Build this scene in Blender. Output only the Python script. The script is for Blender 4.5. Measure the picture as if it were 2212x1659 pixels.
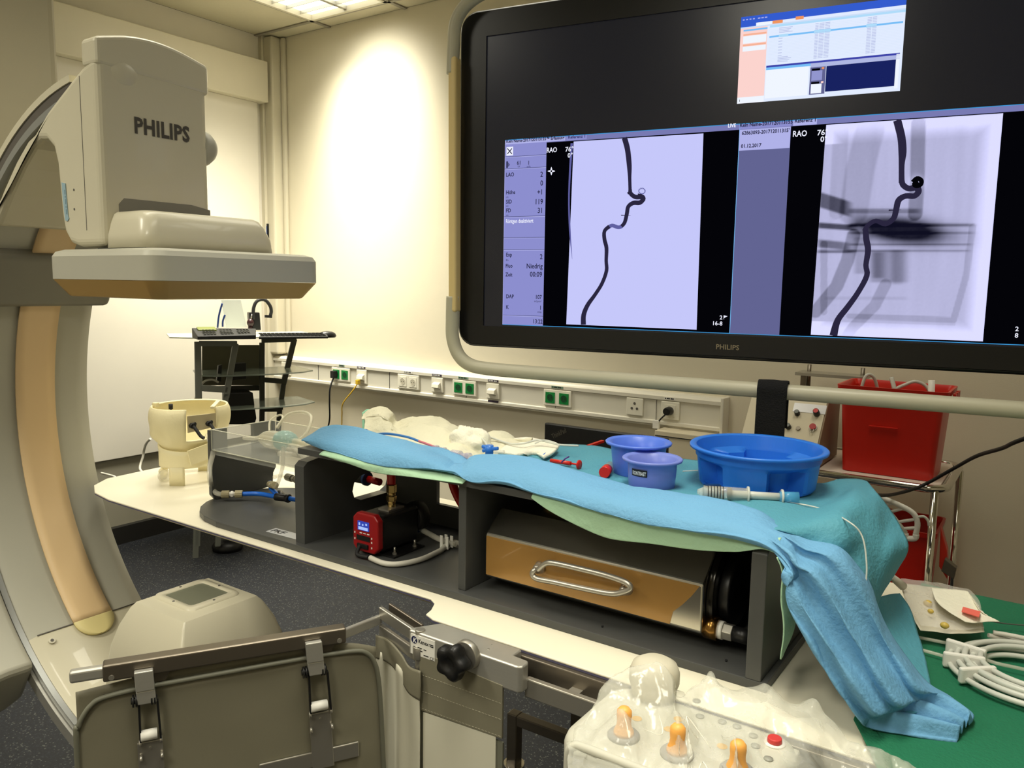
import bpy, bmesh, math, random
from mathutils import Vector, Matrix, noise
random.seed(7)
sc = bpy.context.scene
for o in list(bpy.data.objects): bpy.data.objects.remove(o)
COL = sc.collection
# ------------------------------------------------------------------ camera
FPX = 1722.0
YAW, PIT, ROL = math.radians(-34.68), math.radians(-7.10), math.radians(.915)
CP = Vector((0, 0, 1.5))
_cy, _sy, _cp, _sp = math.cos(YAW), math.sin(YAW), math.cos(PIT), math.sin(PIT)
F = Vector((_sy*_cp, _cy*_cp, _sp)); R0 = Vector((_cy, -_sy, 0)); U0 = R0.cross(F)
R = R0*math.cos(ROL)+U0*math.sin(ROL); U = U0*math.cos(ROL)-R0*math.sin(ROL)
cam = bpy.data.objects.new('camera', bpy.data.cameras.new('camera'))
COL.objects.link(cam); sc.camera = cam
cam.data.sensor_fit = 'HORIZONTAL'; cam.data.sensor_width = 36; cam.data.lens = 36*FPX/2212
cam.data.clip_start = .02
m3 = Matrix((R, U, -F)).transposed()
cam.matrix_world = Matrix.Translation(CP) @ m3.to_4x4()
# ------------------------------------------------------------------ world, exposure, lamps
w = bpy.data.worlds.new('world'); sc.world = w; w.use_nodes = True
w.node_tree.nodes['Background'].inputs[0].default_value = (1, .93, .76, 1)
w.node_tree.nodes['Background'].inputs[1].default_value = .05
vs = sc.view_settings
vs.view_transform = 'Standard'; vs.look = 'None'; vs.gamma = 1; vs.use_curve_mapping = False
vs.exposure = 0.0
LC = (1, .95, .79)
CEIL = 3.04
TROFFER_AND_FILLS = [(-3.52, 2.74, 52, 100), (-2.3, -.75, 42, 150), (-3.35, .2, 18, 140), (-.4, -1.3, 34, 160), (-.42, .74, 11, 84), (-2.1, 1.3, 10, 90), (.9, .6, 5, 160), (-1.6, 2.35, 7, 150), (-.4, 2.5, 9, 150)]  # only the first is a visible troffer; the rest are unseen, added as fill
def lamp(name, kind, loc, power, color=LC, size=None, rot=(0, 0, 0), spread=None):
    d = bpy.data.lights.new(name, kind); d.energy = power; d.color = color
    if kind == 'AREA':
        d.shape = 'RECTANGLE'; d.size, d.size_y = size
        if spread: d.spread = math.radians(spread)
    o = bpy.data.objects.new(name, d); o.location = loc; o.rotation_euler = rot; COL.objects.link(o)
    return o
for i, (x, y, p, s) in enumerate(TROFFER_AND_FILLS):
    lamp('troffer_and_fill_lamp', 'AREA', (x, y, CEIL-.03), p, size=(.55, 1.15), spread=s)
# the troffer by the back wall throws a bright pool of light on the wall
l = lamp('wall_washer_lamp', 'SPOT', (-3.42, 2.85, 3.02), 85, color=(1, .97, .84))
l.data.spot_size = math.radians(74); l.data.spot_blend = .95; l.data.shadow_soft_size = .12
d = Vector((-3.40, 3.525, 2.52)) - Vector(l.location)
l.rotation_euler = d.to_track_quat('-Z', 'Y').to_euler()

# ------------------------------------------------------------------ helpers
def ray(x, y): return R*(x-1106)+U*(829.5-y)+F*FPX
def Zp(x, y, z): d = ray(x, y); return CP+d*((z-CP.z)/d.z)
def Yp(x, y, v): d = ray(x, y); return CP+d*(v/d.y)
def Xp(x, y, v): d = ray(x, y); return CP+d*(v/d.x)
def Pl(x, y, p, n): d = ray(x, y); n = Vector(n); return CP+d*((Vector(p)-CP).dot(n)/d.dot(n))
def lin(c):
    c = c/255
    return c/12.92 if c <= .04045 else ((c+.055)/1.055)**2.4
def S(*c): return tuple(lin(a) for a in c)
MATS = {}
def mat(name, rgb, rough=.5, metal=0, alpha=1, trans=0, emis=None, es=1, spec=.5, var=0, vs=8, bump=0, bs=60, ior=1.45, coat=0, rvar=0, mapping=None, detail=3):
    if name in MATS: return MATS[name]
    m = bpy.data.materials.new(name); m.use_nodes = True; nt = m.node_tree; b = nt.nodes['Principled BSDF']
    c = S(*rgb); I = b.inputs
    I['Base Color'].default_value = (*c, 1); I['Roughness'].default_value = rough; I['Metallic'].default_value = metal
    I['Alpha'].default_value = alpha; I['Transmission Weight'].default_value = trans; I['IOR'].default_value = ior
    I['Specular IOR Level'].default_value = spec; I['Coat Weight'].default_value = coat
    if emis: I['Emission Color'].default_value = (*S(*emis), 1); I['Emission Strength'].default_value = es
    tc = nt.nodes.new('ShaderNodeTexCoord'); src = tc.outputs['Object']
    if mapping:
        mp = nt.nodes.new('ShaderNodeMapping'); mp.inputs['Scale'].default_value = mapping
        nt.links.new(src, mp.inputs[0]); src = mp.outputs[0]
    n = nt.nodes.new('ShaderNodeTexNoise'); n.inputs['Scale'].default_value = vs; n.inputs['Detail'].default_value = detail
    nt.links.new(src, n.inputs['Vector'])
    mx = nt.nodes.new('ShaderNodeMix'); mx.data_type = 'RGBA'
    v = var if var else .03
    mx.inputs[6].default_value = (*[min(1, a*(1+v)) for a in c], 1); mx.inputs[7].default_value = (*[a*(1-v) for a in c], 1)
    nt.links.new(n.outputs['Fac'], mx.inputs[0]); nt.links.new(mx.outputs[2], I['Base Color'])
    if rvar:
        mr = nt.nodes.new('ShaderNodeMapRange'); mr.inputs[3].default_value = max(0, rough-rvar); mr.inputs[4].default_value = min(1, rough+rvar)
        nt.links.new(n.outputs['Fac'], mr.inputs[0]); nt.links.new(mr.outputs[0], I['Roughness'])
    if bump:
        n2 = nt.nodes.new('ShaderNodeTexNoise'); n2.inputs['Scale'].default_value = bs; n2.inputs['Detail'].default_value = 4
        nt.links.new(src, n2.inputs['Vector'])
        bp = nt.nodes.new('ShaderNodeBump'); bp.inputs['Strength'].default_value = bump; bp.inputs['Distance'].default_value = .01
        nt.links.new(n2.outputs['Fac'], bp.inputs['Height']); nt.links.new(bp.outputs[0], I['Normal'])
    MATS[name] = m
    return m
def glow(name, rgb, s=1):
    """a lit pixel area of a screen"""
    if name in MATS: return MATS[name]
    m = bpy.data.materials.new(name); m.use_nodes = True; nt = m.node_tree; nt.nodes.clear()
    e = nt.nodes.new('ShaderNodeEmission'); e.inputs[0].default_value = (*S(*rgb), 1); e.inputs[1].default_value = s
    o = nt.nodes.new('ShaderNodeOutputMaterial'); nt.links.new(e.outputs[0], o.inputs[0]); MATS[name] = m
    return m
def cr(p, n, closed=False):
    """Catmull-Rom through vectors, n steps per span"""
    p = [Vector(a) for a in p]; out = []; k = len(p)
    if k < 3 and not closed:
        for i in range(k-1):
            for j in range(n): out.append(p[i].lerp(p[i+1], j/n))
        return out+[p[-1]]
    for i in range(k if closed else k-1):
        if closed: a, b, c, d = p[i-1], p[i], p[(i+1) % k], p[(i+2) % k]
        else: a, b, c, d = p[max(i-1, 0)], p[i], p[i+1], p[min(i+2, k-1)]
        for j in range(n):
            t = j/n
            out.append(.5*((2*b)+(c-a)*t+(2*a-5*b+4*c-d)*t*t+(3*b-a-3*c+d)*t**3))
    if not closed: out.append(p[-1])
    return out
class MB:
    def __init__(s): s.v = []; s.f = []; s.m = []; s.s = []
    def add(s, vs, fs, m=0, sm=False):
        k = len(s.v); s.v += [Vector(a) for a in vs]
        for f in fs: s.f.append([a+k for a in f]); s.m.append(m); s.s.append(sm)
        return s
    def box(s, lo, hi, m=0):
        x0, y0, z0 = lo; x1, y1, z1 = hi
        return s.add([(x0, y0, z0), (x1, y0, z0), (x1, y1, z0), (x0, y1, z0), (x0, y0, z1), (x1, y0, z1), (x1, y1, z1), (x0, y1, z1)],
                     [(3, 2, 1, 0), (4, 5, 6, 7), (0, 1, 5, 4), (1, 2, 6, 5), (2, 3, 7, 6), (3, 0, 4, 7)], m)
    def obox(s, c, ax, ay, az, m=0):
        c, ax, ay, az = map(Vector, (c, ax, ay, az)); v = []
        for k in (-1, 1):
            for i, j in ((-1, -1), (1, -1), (1, 1), (-1, 1)): v.append(c+ax*i+ay*j+az*k)
        return s.add(v, [(3, 2, 1, 0), (4, 5, 6, 7), (0, 1, 5, 4), (1, 2, 6, 5), (2, 3, 7, 6), (3, 0, 4, 7)], m)
    def bar(s, p0, p1, w, h, m=0, up=(0, 0, 1)):
        p0, p1 = Vector(p0), Vector(p1); d = (p1-p0); l = d.length; d.normalize(); up = Vector(up)
        a = d.cross(up).normalized(); b = a.cross(d)
        return s.obox((p0+p1)/2, d*l/2, a*w/2, b*h/2, m)
    def prism(s, poly, ext, m=0, sm=False):
        poly = [Vector(a) for a in poly]; ext = Vector(ext); k = len(poly)
        v = poly+[a+ext for a in poly]
        nrm = Vector((0, 0, 0))
        for i in range(k): nrm += (poly[i]-poly[0]).cross(poly[(i+1) % k]-poly[0])
        fl = nrm.dot(ext) > 0
        f0 = list(range(k)); f1 = [i+k for i in range(k)]
        s.add(v, [f0[::-1] if fl else f0, f1 if fl else f1[::-1]], m)
        b = len(s.v)-2*k
        for i in range(k):
            j = (i+1) % k; q = [b+i, b+j, b+j+k, b+i+k]
            s.f.append(q if fl else q[::-1]); s.m.append(m); s.s.append(sm)
        return s
    def tube(s, pts, r, n=10, m=0, closed=False, caps=True, sm=True):
        pts = [Vector(p) for p in pts]; k = len(pts); rs = r if isinstance(r, (list, tuple)) else [r]*k
        T = []
        for i in range(k):
            a = pts[i-1] if (i or closed) else pts[0]; b = pts[(i+1) % k] if (i < k-1 or closed) else pts[-1]
            t = b-a; T.append(t.normalized() if t.length > 1e-9 else Vector((0, 0, 1)))
        u = T[0].orthogonal().normalized(); v = []
        for i in range(k):
            u = (u-T[i]*u.dot(T[i])); u = u.normalized() if u.length > 1e-6 else T[i].orthogonal().normalized()
            q = T[i].cross(u)
            for j in range(n):
                a = 2*math.pi*j/n; v.append(pts[i]+(u*math.cos(a)+q*math.sin(a))*rs[i])
        fs = []
        for i in range(k if closed else k-1):
            for j in range(n):
                a = i*n+j; b = i*n+(j+1) % n; i2 = (i+1) % k
                fs.append((a, b, i2*n+(j+1) % n, i2*n+j))
        s.add(v, fs, m, sm)
        if caps and not closed:
            b = len(s.v)-k*n
            s.f.append([b+j for j in range(n)][::-1]); s.m.append(m); s.s.append(False)
            s.f.append([b+(k-1)*n+j for j in range(n)]); s.m.append(m); s.s.append(False)
        return s
    def cyl(s, p0, p1, r0, r1=None, n=24, m=0, sm=True):
        return s.tube([p0, p1], [r0, r0 if r1 is None else r1], n, m, sm=sm)
    def lathe(s, prof, c, n=48, m=0, ax=(0, 0, 1), sm=True, sx=1, sy=1, rot=0):
        c = Vector(c); ax = Vector(ax).normalized()
        if abs(ax.z) > .99: u = Vector((1, 0, 0)); w_ = Vector((0, 1, 0))
        else: u = ax.orthogonal().normalized(); w_ = ax.cross(u)
        if rot: u, w_ = u*math.cos(rot)+w_*math.sin(rot), w_*math.cos(rot)-u*math.sin(rot)
        v = []; fs = []
        for r, z in prof:
            for j in range(n):
                a = 2*math.pi*j/n; v.append(c+u*math.cos(a)*r*sx+w_*math.sin(a)*r*sy+ax*z)
        for i in range(len(prof)-1):
            for j in range(n): fs.append((i*n+j, i*n+(j+1) % n, (i+1)*n+(j+1) % n, (i+1)*n+j))
        s.add(v, fs, m, sm)
        b = len(s.v)-len(v); k = len(prof)
        if prof[0][0] > 1e-6 and prof[0] != prof[-1] and abs(prof[0][1]-prof[1][1]) > 1e-7: s.f.append([b+j for j in range(n)][::-1]); s.m.append(m); s.s.append(False)
        if prof[-1][0] > 1e-6 and prof[0] != prof[-1] and abs(prof[-1][1]-prof[-2][1]) > 1e-7: s.f.append([b+(k-1)*n+j for j in range(n)]); s.m.append(m); s.s.append(False)
        return s
    def grid(s, rows, m=0, sm=True, flip=False):
        a = len(rows); b = len(rows[0]); v = [p for r in rows for p in r]; fs = []
        for i in range(a-1):
            for j in range(b-1):
                q = (i*b+j, i*b+j+1, (i+1)*b+j+1, (i+1)*b+j); fs.append(q[::-1] if flip else q)
        return s.add(v, fs, m, sm)
    def ball(s, c, r, m=0, n=16, sx=1, sy=1, sz=1):
        return s.lathe([(r*math.sin(math.pi*i/(n//2)), -r*sz*math.cos(math.pi*i/(n//2))) for i in range(n//2+1)], c, n, m, sx=sx, sy=sy)
    def quad(s, o, u, v, m=0): o, u, v = Vector(o), Vector(u), Vector(v); return s.add([o, o+u, o+u+v, o+v], [(0, 1, 2, 3)], m)
    def text(s, t, o, u, v, size, m=0, bold=0, align='LEFT', sx=1, sp=1):
        cu = bpy.data.curves.new('t', 'FONT'); cu.body = t; cu.size = size; cu.offset = bold; cu.align_x = align; cu.resolution_u = 2; cu.space_character = sp
        ob = bpy.data.objects.new('t', cu); COL.objects.link(ob); bpy.context.view_layer.update()
        me = ob.evaluated_get(bpy.context.evaluated_depsgraph_get()).to_mesh()
        u, v = Vector(u).normalized(), Vector(v).normalized(); o = Vector(o)
        s.add([o+u*p.co.x*sx+v*p.co.y for p in me.vertices], [tuple(q.vertices) for q in me.polygons], m)
        bpy.data.objects.remove(ob); bpy.data.curves.remove(cu)
        return s
    def build(s, name, mats, parent=None, bevel=0, seg=2, solid=0, sub=0, off=-1, base=None, ang=40):
        if not isinstance(mats, (list, tuple)): mats = [mats]
        me = bpy.data.meshes.new(name)
        if parent is not None: o0 = world_loc(parent)
        elif base is not None: o0 = Vector(base)
        else:
            xs = [p.x for p in s.v]; ys = [p.y for p in s.v]; zs = [p.z for p in s.v]
            o0 = Vector(((min(xs)+max(xs))/2, (min(ys)+max(ys))/2, min(zs)))
        me.from_pydata([tuple(p-o0) for p in s.v], [], s.f)
        for mm in mats: me.materials.append(mm)
        me.polygons.foreach_set('material_index', s.m); me.polygons.foreach_set('use_smooth', s.s); me.update()
        ob = bpy.data.objects.new(name, me); COL.objects.link(ob)
        if parent is not None: ob.parent = parent
        else: ob.location = o0
        if bevel:
            md = ob.modifiers.new('bevel', 'BEVEL'); md.width = bevel; md.segments = seg; md.limit_method = 'ANGLE'; md.angle_limit = math.radians(ang); md.harden_normals = False
        if solid: md = ob.modifiers.new('solid', 'SOLIDIFY'); md.thickness = solid; md.offset = off
        if sub: md = ob.modifiers.new('sub', 'SUBSURF'); md.levels = sub; md.render_levels = sub
        return ob
def world_loc(o):
    p = Vector((0, 0, 0))
    while o is not None: p += o.location; o = o.parent
    return p
def thing(name, label, cat, loc, group=None):
    o = bpy.data.objects.new(name, None); COL.objects.link(o); o.location = loc; o.empty_display_size = .05
    o['label'] = label; o['category'] = cat
    if group: o['group'] = group
    return o
def tag(o, label, cat, group=None):
    o['label'] = label; o['category'] = cat
    if group: o['group'] = group
    return o
def struct(o): o['kind'] = 'structure'; return o
def sheet(rows, nu=5, nv=5, amp=.002, sc_=18, seed=0, m=0, mb=None, crease=0):
    """smooth cloth surface through rows of control points, wrinkled a little"""
    rr = [cr(r, nv) for r in rows]
    cols = list(zip(*rr)); cols = [cr(c, nu) for c in cols]; rows = [list(c) for c in zip(*cols)]
    a, b = len(rows), len(rows[0])
    out = []
    for i in range(a):
        o = []
        for j in range(b):
            p = rows[i][j]
            n = (rows[min(i+1, a-1)][j]-rows[max(i-1, 0)][j]).cross(rows[i][min(j+1, b-1)]-rows[i][max(j-1, 0)])
            n = n.normalized() if n.length > 1e-9 else Vector((0, 0, 1))
            q = p*sc_+Vector((seed, seed*2, 0))
            h = noise.fractal(q, 1, 2, 3)*amp
            if crease: h += crease*(1-abs(noise.noise(q*.55+Vector((9, 3, 1))))*2.2)*.6
            o.append(p+n*h)
        out.append(o)
    mb = mb or MB(); mb.grid(out, m); return mb
def fan(poly, rows=10, mb=None): pass
# ------------------------------------------------------------------ materials
M_wall = mat('wall_paint', (226, 218, 196), .6, var=.02, bump=.05, bs=200)
M_lwall = mat('wall_panel_paint', (222, 217, 205), .5, var=.02)
M_trim = mat('trim_white', (214, 207, 186), .45)
M_ceil = mat('ceiling_tile', (205, 198, 172), .8, var=.04, vs=60, bump=.1, bs=300)
M_grid = mat('ceiling_grid', (150, 145, 130), .5)
M_trunk = mat('trunking_pvc', (226, 222, 208), .35)
M_sock = mat('socket_white', (235, 231, 215), .3)
M_green = mat('socket_green', (15, 130, 62), .35)
M_dark = mat('dark_hole', (18, 18, 18), .6)
M_blackp = mat('black_plastic', (22, 22, 23), .38)
M_blackr = mat('black_rubber', (20, 20, 21), .6)
M_yel = mat('yellow_cable', (215, 175, 40), .4)
M_base = mat('skirting_black', (28, 27, 25), .5)
M_cream = mat('carm_cream', (205, 199, 176), .34, var=.02, coat=.2)
M_creamd = mat('carm_cream_dull', (178, 172, 152), .5, var=.02)
M_carmgrey = mat('carm_grey', (176, 174, 160), .42, var=.02)
M_collar = mat('carm_collar_grey', (128, 125, 114), .45)
M_peach = mat('carm_peach', (228, 198, 152), .4, var=.02)
M_sand = mat('detector_sand', (196, 160, 96), .45, var=.02)
M_groove = mat('groove_grey', (92, 88, 84), .35)
M_alu = mat('brushed_aluminium', (196, 194, 186), .38, metal=.7, var=.05, vs=40, mapping=(1, 1, 12))
M_steel = mat('steel', (182, 178, 168), .34, metal=.8, var=.05)
M_steeld = mat('steel_dark', (122, 114, 102), .34, metal=.8, var=.08)
M_chrome = mat('chrome', (215, 212, 205), .08, metal=1)
M_mirror = mat('polished_stainless', (205, 200, 188), .2, metal=1, var=.05, vs=3, rvar=.08)
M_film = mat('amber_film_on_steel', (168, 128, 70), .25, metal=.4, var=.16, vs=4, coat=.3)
M_table = mat('table_white', (232, 226, 205), .38, var=.015)
M_tabedge = mat('table_edge_blue', (84, 82, 108), .5)
M_board = mat('grey_pvc_board', (72, 73, 72), .42, var=.08, vs=30)
M_acr = mat('acrylic', (235, 238, 230), .06, alpha=.13, spec=.8)
M_acre = mat('acrylic_edge', (225, 225, 205), .12, alpha=.55, spec=.8)
M_clear = mat('clear_tubing', (235, 232, 215), .12, alpha=.34, spec=.8)
M_silic = mat('silicone_model', (232, 228, 205), .18, alpha=.42, spec=.8)
M_water = mat('teal_liquid', (120, 190, 195), .08, alpha=.55)
M_tealclear = mat('teal_clear', (150, 205, 205), .08, alpha=.4)
M_ivory = mat('ivory_print', (240, 230, 188), .55, var=.05, vs=12, bump=.08, bs=90)
M_fit = mat('fitting_beige', (160, 150, 118), .5)
M_bluet = mat('blue_tube', (25, 100, 205), .3)
M_redt = mat('red_tube', (170, 22, 18), .25)
M_redp = mat('red_plastic', (198, 32, 18), .32, var=.06, vs=4)
M_redpd = mat('red_pump', (150, 22, 26), .35)
M_brass = mat('brass_fitting', (190, 165, 110), .25, metal=1)
M_lblue = mat('drape_light_blue', (104, 160, 200), .75, var=.06, vs=6, bump=.25, bs=160)
M_turq = mat('drape_turquoise', (80, 150, 170), .7, var=.08, vs=6, bump=.25, bs=160)
M_pad = mat('pad_mint', (168, 205, 172), .85, var=.08, vs=9, bump=.3, bs=70)
M_padw = mat('pad_white', (218, 214, 188), .85, var=.06, vs=12, bump=.5, bs=45)
M_gauze = mat('gauze_white', (236, 232, 212), .9, var=.05, bump=.3, bs=120)
M_bowl = mat('bowl_violet_blue', (88, 124, 224), .36, var=.03)
M_bowl2 = mat('bowl_pale_violet', (118, 134, 212), .36, var=.03)
M_basin = mat('basin_blue', (40, 116, 218), .34, var=.03)
M_greenc = mat('green_cloth', (20, 106, 74), .85, var=.08, vs=9, bump=.3, bs=200)
M_bezel = mat('monitor_bezel', (14, 14, 15), .3)
M_lead = mat('grey_vinyl', (122, 118, 100), .5, var=.06, vs=4, bump=.15, bs=12)
M_leadp = mat('grey_vinyl_piping', (108, 108, 94), .5)
M_leadw = mat('white_vinyl', (205, 202, 184), .5, var=.03, vs=4)
M_label = mat('label_white', (232, 230, 222), .5)
M_ink = mat('ink_black', (20, 20, 26), .6)
M_inkw = mat('ink_white', (238, 238, 236), .6)
M_inkg = mat('ink_grey', (92, 88, 82), .6)
M_bag = mat('clear_bag_film', (235, 235, 222), .14, alpha=.33, spec=1, bump=.9, bs=16)
M_bagc = mat('bag_fold_glint', (250, 248, 238), .15, alpha=.6, spec=1)  # pale colour for the glints along the film folds
M_mod = mat('module_grey', (192, 190, 176), .4)
M_orange = mat('orange_joystick', (240, 172, 84), .45)
M_pack = mat('sterile_pack_paper', (222, 216, 196), .42, alpha=.96, bump=.5, bs=18)
M_packf = mat('sterile_pack_film', (235, 230, 220), .15, alpha=.35, spec=1, bump=.6, bs=20)
M_coral = mat('coral_label', (244, 112, 98), .5)
M_coil = mat('milky_tube', (214, 216, 206), .3, alpha=.85)
M_glassg = mat('frosted_glass', (150, 160, 150), .15, alpha=.72)
M_glassd = mat('smoked_glass', (60, 64, 56), .1, alpha=.6)
M_cart = mat('cart_grey', (122, 125, 118), .45)
M_carts = mat('cart_dark', (58, 58, 50), .5)
M_strap = mat('black_velcro', (9, 9, 11), .95, bump=.4, bs=300)
M_console = mat('console_beige', (214, 204, 178), .45, var=.05)
M_trolley = mat('trolley_laminate', (226, 212, 198), .5)
M_wtube = mat('white_rubber', (205, 202, 190), .5)
M_handle = mat('handle_tube_beige', (178, 174, 152), .38)
M_grip = mat('handle_grip_sand', (214, 190, 130), .45)
# ------------------------------------------------------------------ room
XL, YB, XR, YF = -4.36, 3.525, 1.9, -2.6
def speckle(m):
    nt = m.node_tree; b = nt.nodes['Principled BSDF']; tc = nt.nodes.new('ShaderNodeTexCoord')
    vo = nt.nodes.new('ShaderNodeTexVoronoi'); vo.inputs['Scale'].default_value = 260
    nt.links.new(tc.outputs['Object'], vo.inputs['Vector'])
    r = nt.nodes.new('ShaderNodeValToRGB'); e = r.color_ramp.elements
    e[0].position = 0; e[0].color = (*S(26, 28, 33), 1); e[1].position = 1; e[1].color = (*S(40, 42, 44), 1)
    for p, c in ((.62, (31, 34, 40)), (.88, (42, 45, 50)), (.95, (84, 86, 82))): x = e.new(p); x.color = (*S(*c), 1)
    r.color_ramp.interpolation = 'CONSTANT'
    sp = nt.nodes.new('ShaderNodeSeparateColor'); nt.links.new(vo.outputs['Color'], sp.inputs[0]); nt.links.new(sp.outputs[0], r.inputs[0])
    nt.links.new(r.outputs[0], b.inputs['Base Color'])
M_floor = mat('floor_vinyl_speckled', (48, 50, 54), .55, spec=.3); speckle(M_floor)
struct(MB().box((XL-.1, YF-.1, -.08), (XR+.1, YB+.1, 0)).build('floor', M_floor))
struct(MB().box((XL, YB, 0), (XR, YB+.1, CEIL)).build('wall_back', M_wall))
struct(MB().box((XL-.1, YF, 0), (XL, YB+.1, CEIL)).build('wall_left', M_lwall))
struct(MB().box((XR, YF, 0), (XR+.1, YB+.1, CEIL)).build('wall_right', M_wall))
struct(MB().box((XL-.1, YF-.1, 0), (XR+.1, YF, CEIL)).build('wall_front', M_wall))
struct(MB().box((XL-.1, YF-.1, CEIL+.04), (XR+.1, YB+.1, CEIL+.12)).build('ceiling', M_ceil))
# suspended tiles on a grid; left out near the troffer and the added fill lamps
gx = [-4.4-.0]+[-3.83+.62*i for i in range(10)]
gx = [-4.45, -3.83, -3.21, -2.59, -1.97, -1.35, -.73, -.11, .51, 1.13, 1.75]
gy = [3.39-1.24*i for i in range(5)]+[-2.6]
mb = MB()
for x in gx[1:]: mb.box((x-.012, YF, CEIL-.008), (x+.012, YB, CEIL+.002))
for y in gy: mb.box((XL, y-.012, CEIL-.008), (XR, y+.012, CEIL+.002))
struct(mb.build('trim_1', M_grid))
mb = MB()
xs = [XL]+[x for x in gx if x > XL]+[XR]; ys = [YB]+gy
def near_lamp(x, y): return any(abs(x-t[0]) < .32 and abs(y-t[1]) < .62 for t in TROFFER_AND_FILLS)
for i in range(len(xs)-1):
    for j in range(len(ys)-1):
        a, b, c, d = xs[i], xs[i+1], ys[j+1], ys[j]
        if b-a < .03 or d-c < .03: continue
        if near_lamp((a+b)/2, (c+d)/2): continue
        mb.box((a+.004, c+.004, CEIL), (b-.004, d-.004, CEIL+.03))
struct(mb.build('trim_2', M_ceil))
M_lit = mat('lit_diffuser', (240, 240, 230), .5, emis=(255, 252, 232), es=2.2)
lamps_info = ['bright louvred ceiling light in the corner near the back wall']
for k, (x, y, p, s_) in enumerate(TROFFER_AND_FILLS):
    cx = min([(a+b)/2 for a, b in zip(xs, xs[1:])], key=lambda q: abs(q-x)); cy_ = min([(a+b)/2 for a, b in zip(ys, ys[1:])], key=lambda q: abs(q-y))
    if k: continue
    t = thing('ceiling_light', lamps_info[0], 'light', (cx, cy_, CEIL))
    mb = MB(); hx, hy = .305, .61
    for a, b in (((cx-hx, cy_-hy), (cx-hx+.02, cy_+hy)), ((cx+hx-.02, cy_-hy), (cx+hx, cy_+hy)), ((cx-hx, cy_-hy), (cx+hx, cy_-hy+.02)), ((cx-hx, cy_+hy-.02), (cx+hx, cy_+hy))):
        mb.box((*a, CEIL-.012), (*b, CEIL+.03))
    mb.build('frame', M_trim, t)
    MB().box((cx-hx+.02, cy_-hy+.02, CEIL+.02), (cx+hx-.02, cy_+hy-.02, CEIL+.03)).build('diffuser', M_lit, t)
    mb = MB()
    for i in range(1, 12): yy = cy_-hy+i*2*hy/12; mb.box((cx-hx+.02, yy-.002, CEIL+.0), (cx+hx-.02, yy+.002, CEIL+.02))
    mb.box((cx-.012, cy_-hy+.02, CEIL), (cx+.012, cy_+hy-.02, CEIL+.02))
    mb.build('louvre', M_alu, t)
# left wall: sliding door under a header casing, corner post, dark skirting
struct(MB().box((XL, YF, 2.62), (XL+.09, 3.41, 2.87)).build('trim_3', M_trim, bevel=.006))
struct(MB().box((XL, YF, .49), (XL+.03, 3.37, 2.62)).build('door_1', M_lwall, bevel=.004))
struct(MB().box((XL, YF, .1), (XL+.012, 3.37, .485)).build('trim_4', mat('panel_grey', (150, 146, 130), .5)))
struct(MB().box((XL, YF, 0), (XL+.05, YB, .1)).build('baseboard_left', M_base))
struct(MB().box((XL, YB-.02, 0), (XR, YB, .1)).build('baseboard_back', M_base))
struct(MB().box((XL, 3.41, .1), (XL+.03, YB, CEIL)).build('trim_5', M_trim))
mb = MB(); mb.box((XL+.0, 3.43, 1.02), (XL+.1, YB, CEIL-.005)); mb.box((XL+.1, YB-.03, 1.02), (XL+.135, YB, CEIL-.005))
struct(mb.build('trim_6', M_trim, bevel=.012))
# ------------------------------------------------------------------ wall trunking with its sockets
TZ0, TZ1, TX0, TX1, TD = .845, 1.005, XL+.02, -1.245, .07
tr = thing('cable_trunking', 'long white cable trunking along the back wall with sockets in it', 'trunking', ((TX0+TX1)/2, YB, TZ0))
TY = YB-TD
prof = [(YB, TZ0), (TY+.012, TZ0), (TY+.012, TZ0+.012), (TY-.004, TZ0+.012), (TY-.004, TZ0+.026), (TY+.004, TZ0+.03), (TY+.004, TZ1-.034), (TY-.006, TZ1-.03), (TY-.006, TZ1-.014), (TY+.006, TZ1-.008), (TY+.012, TZ1), (YB, TZ1)]
MB().prism([(TX0, y, z) for y, z in prof], (TX1-TX0, 0, 0)).build('channel', M_trunk, tr)
for x in (-3.9, -3.28, -2.7, -2.12, -1.56): MB().box((x, TY+.001, TZ0+.03), (x+.0015, TY+.0045, TZ1-.034)).build('cover_joint', M_inkg, tr)
MB().box((TX1, TY-.008, TZ0-.004), (TX1+.014, YB, TZ1+.004)).build('end_cap', M_trunk, tr, bevel=.003)
def frame_(x0, x1, z0=.886, z1=.97, name='socket_frame'): return MB().box((x0, TY-.008, z0), (x1, TY+.004, z1)).build(name, M_sock, tr, bevel=.003)
def schuko(xc, zc, f, m_):
    mb = MB(); mb.box((xc-.028, TY-.0105, zc-.028), (xc+.028, TY-.008, zc+.028), 0)
    mb.lathe([(.0205, 0), (.0195, .001), (.0185, -.001)], (xc, TY-.0108, zc), 24, 0, ax=(0, -1, 0))
    mb.lathe([(.001, 0), (.018, 0)], (xc, TY-.0109, zc), 20, 1, ax=(0, -1, 0))
    for dx in (-.008, .008): mb.lathe([(.0005, 0), (.003, 0)], (xc+dx, TY-.0112, zc), 8, 2, ax=(0, -1, 0))
    o = mb.build('socket_outlet', [m_[0], m_[1], M_dark], f); return o
MG = (M_green, mat('socket_green_deep', (8, 70, 36), .5)); MW = (M_sock, mat('socket_well', (196, 190, 172), .5))
def tagstrip(x0, x1, z, txt, m_=None):
    o = MB().box((x0, TY-.0072, z), (x1, TY-.0058, z+.012)).build('name_strip', m_ or mat('strip_violet', (58, 48, 66), .5), tr)
    if txt: MB().text(txt, ((x0+x1)/2, TY-.0076, z+.002), (1, 0, 0), (0, 0, 1), .011, 0, align='CENTER').build('lettering', M_inkw if m_ is None else M_ink, o)
SZ = .928
frame_(-4.245, -4.16)
f = frame_(-3.765, -3.605); schuko(-3.722, SZ, f, MG); schuko(-3.647, SZ, f, MG)
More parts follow.
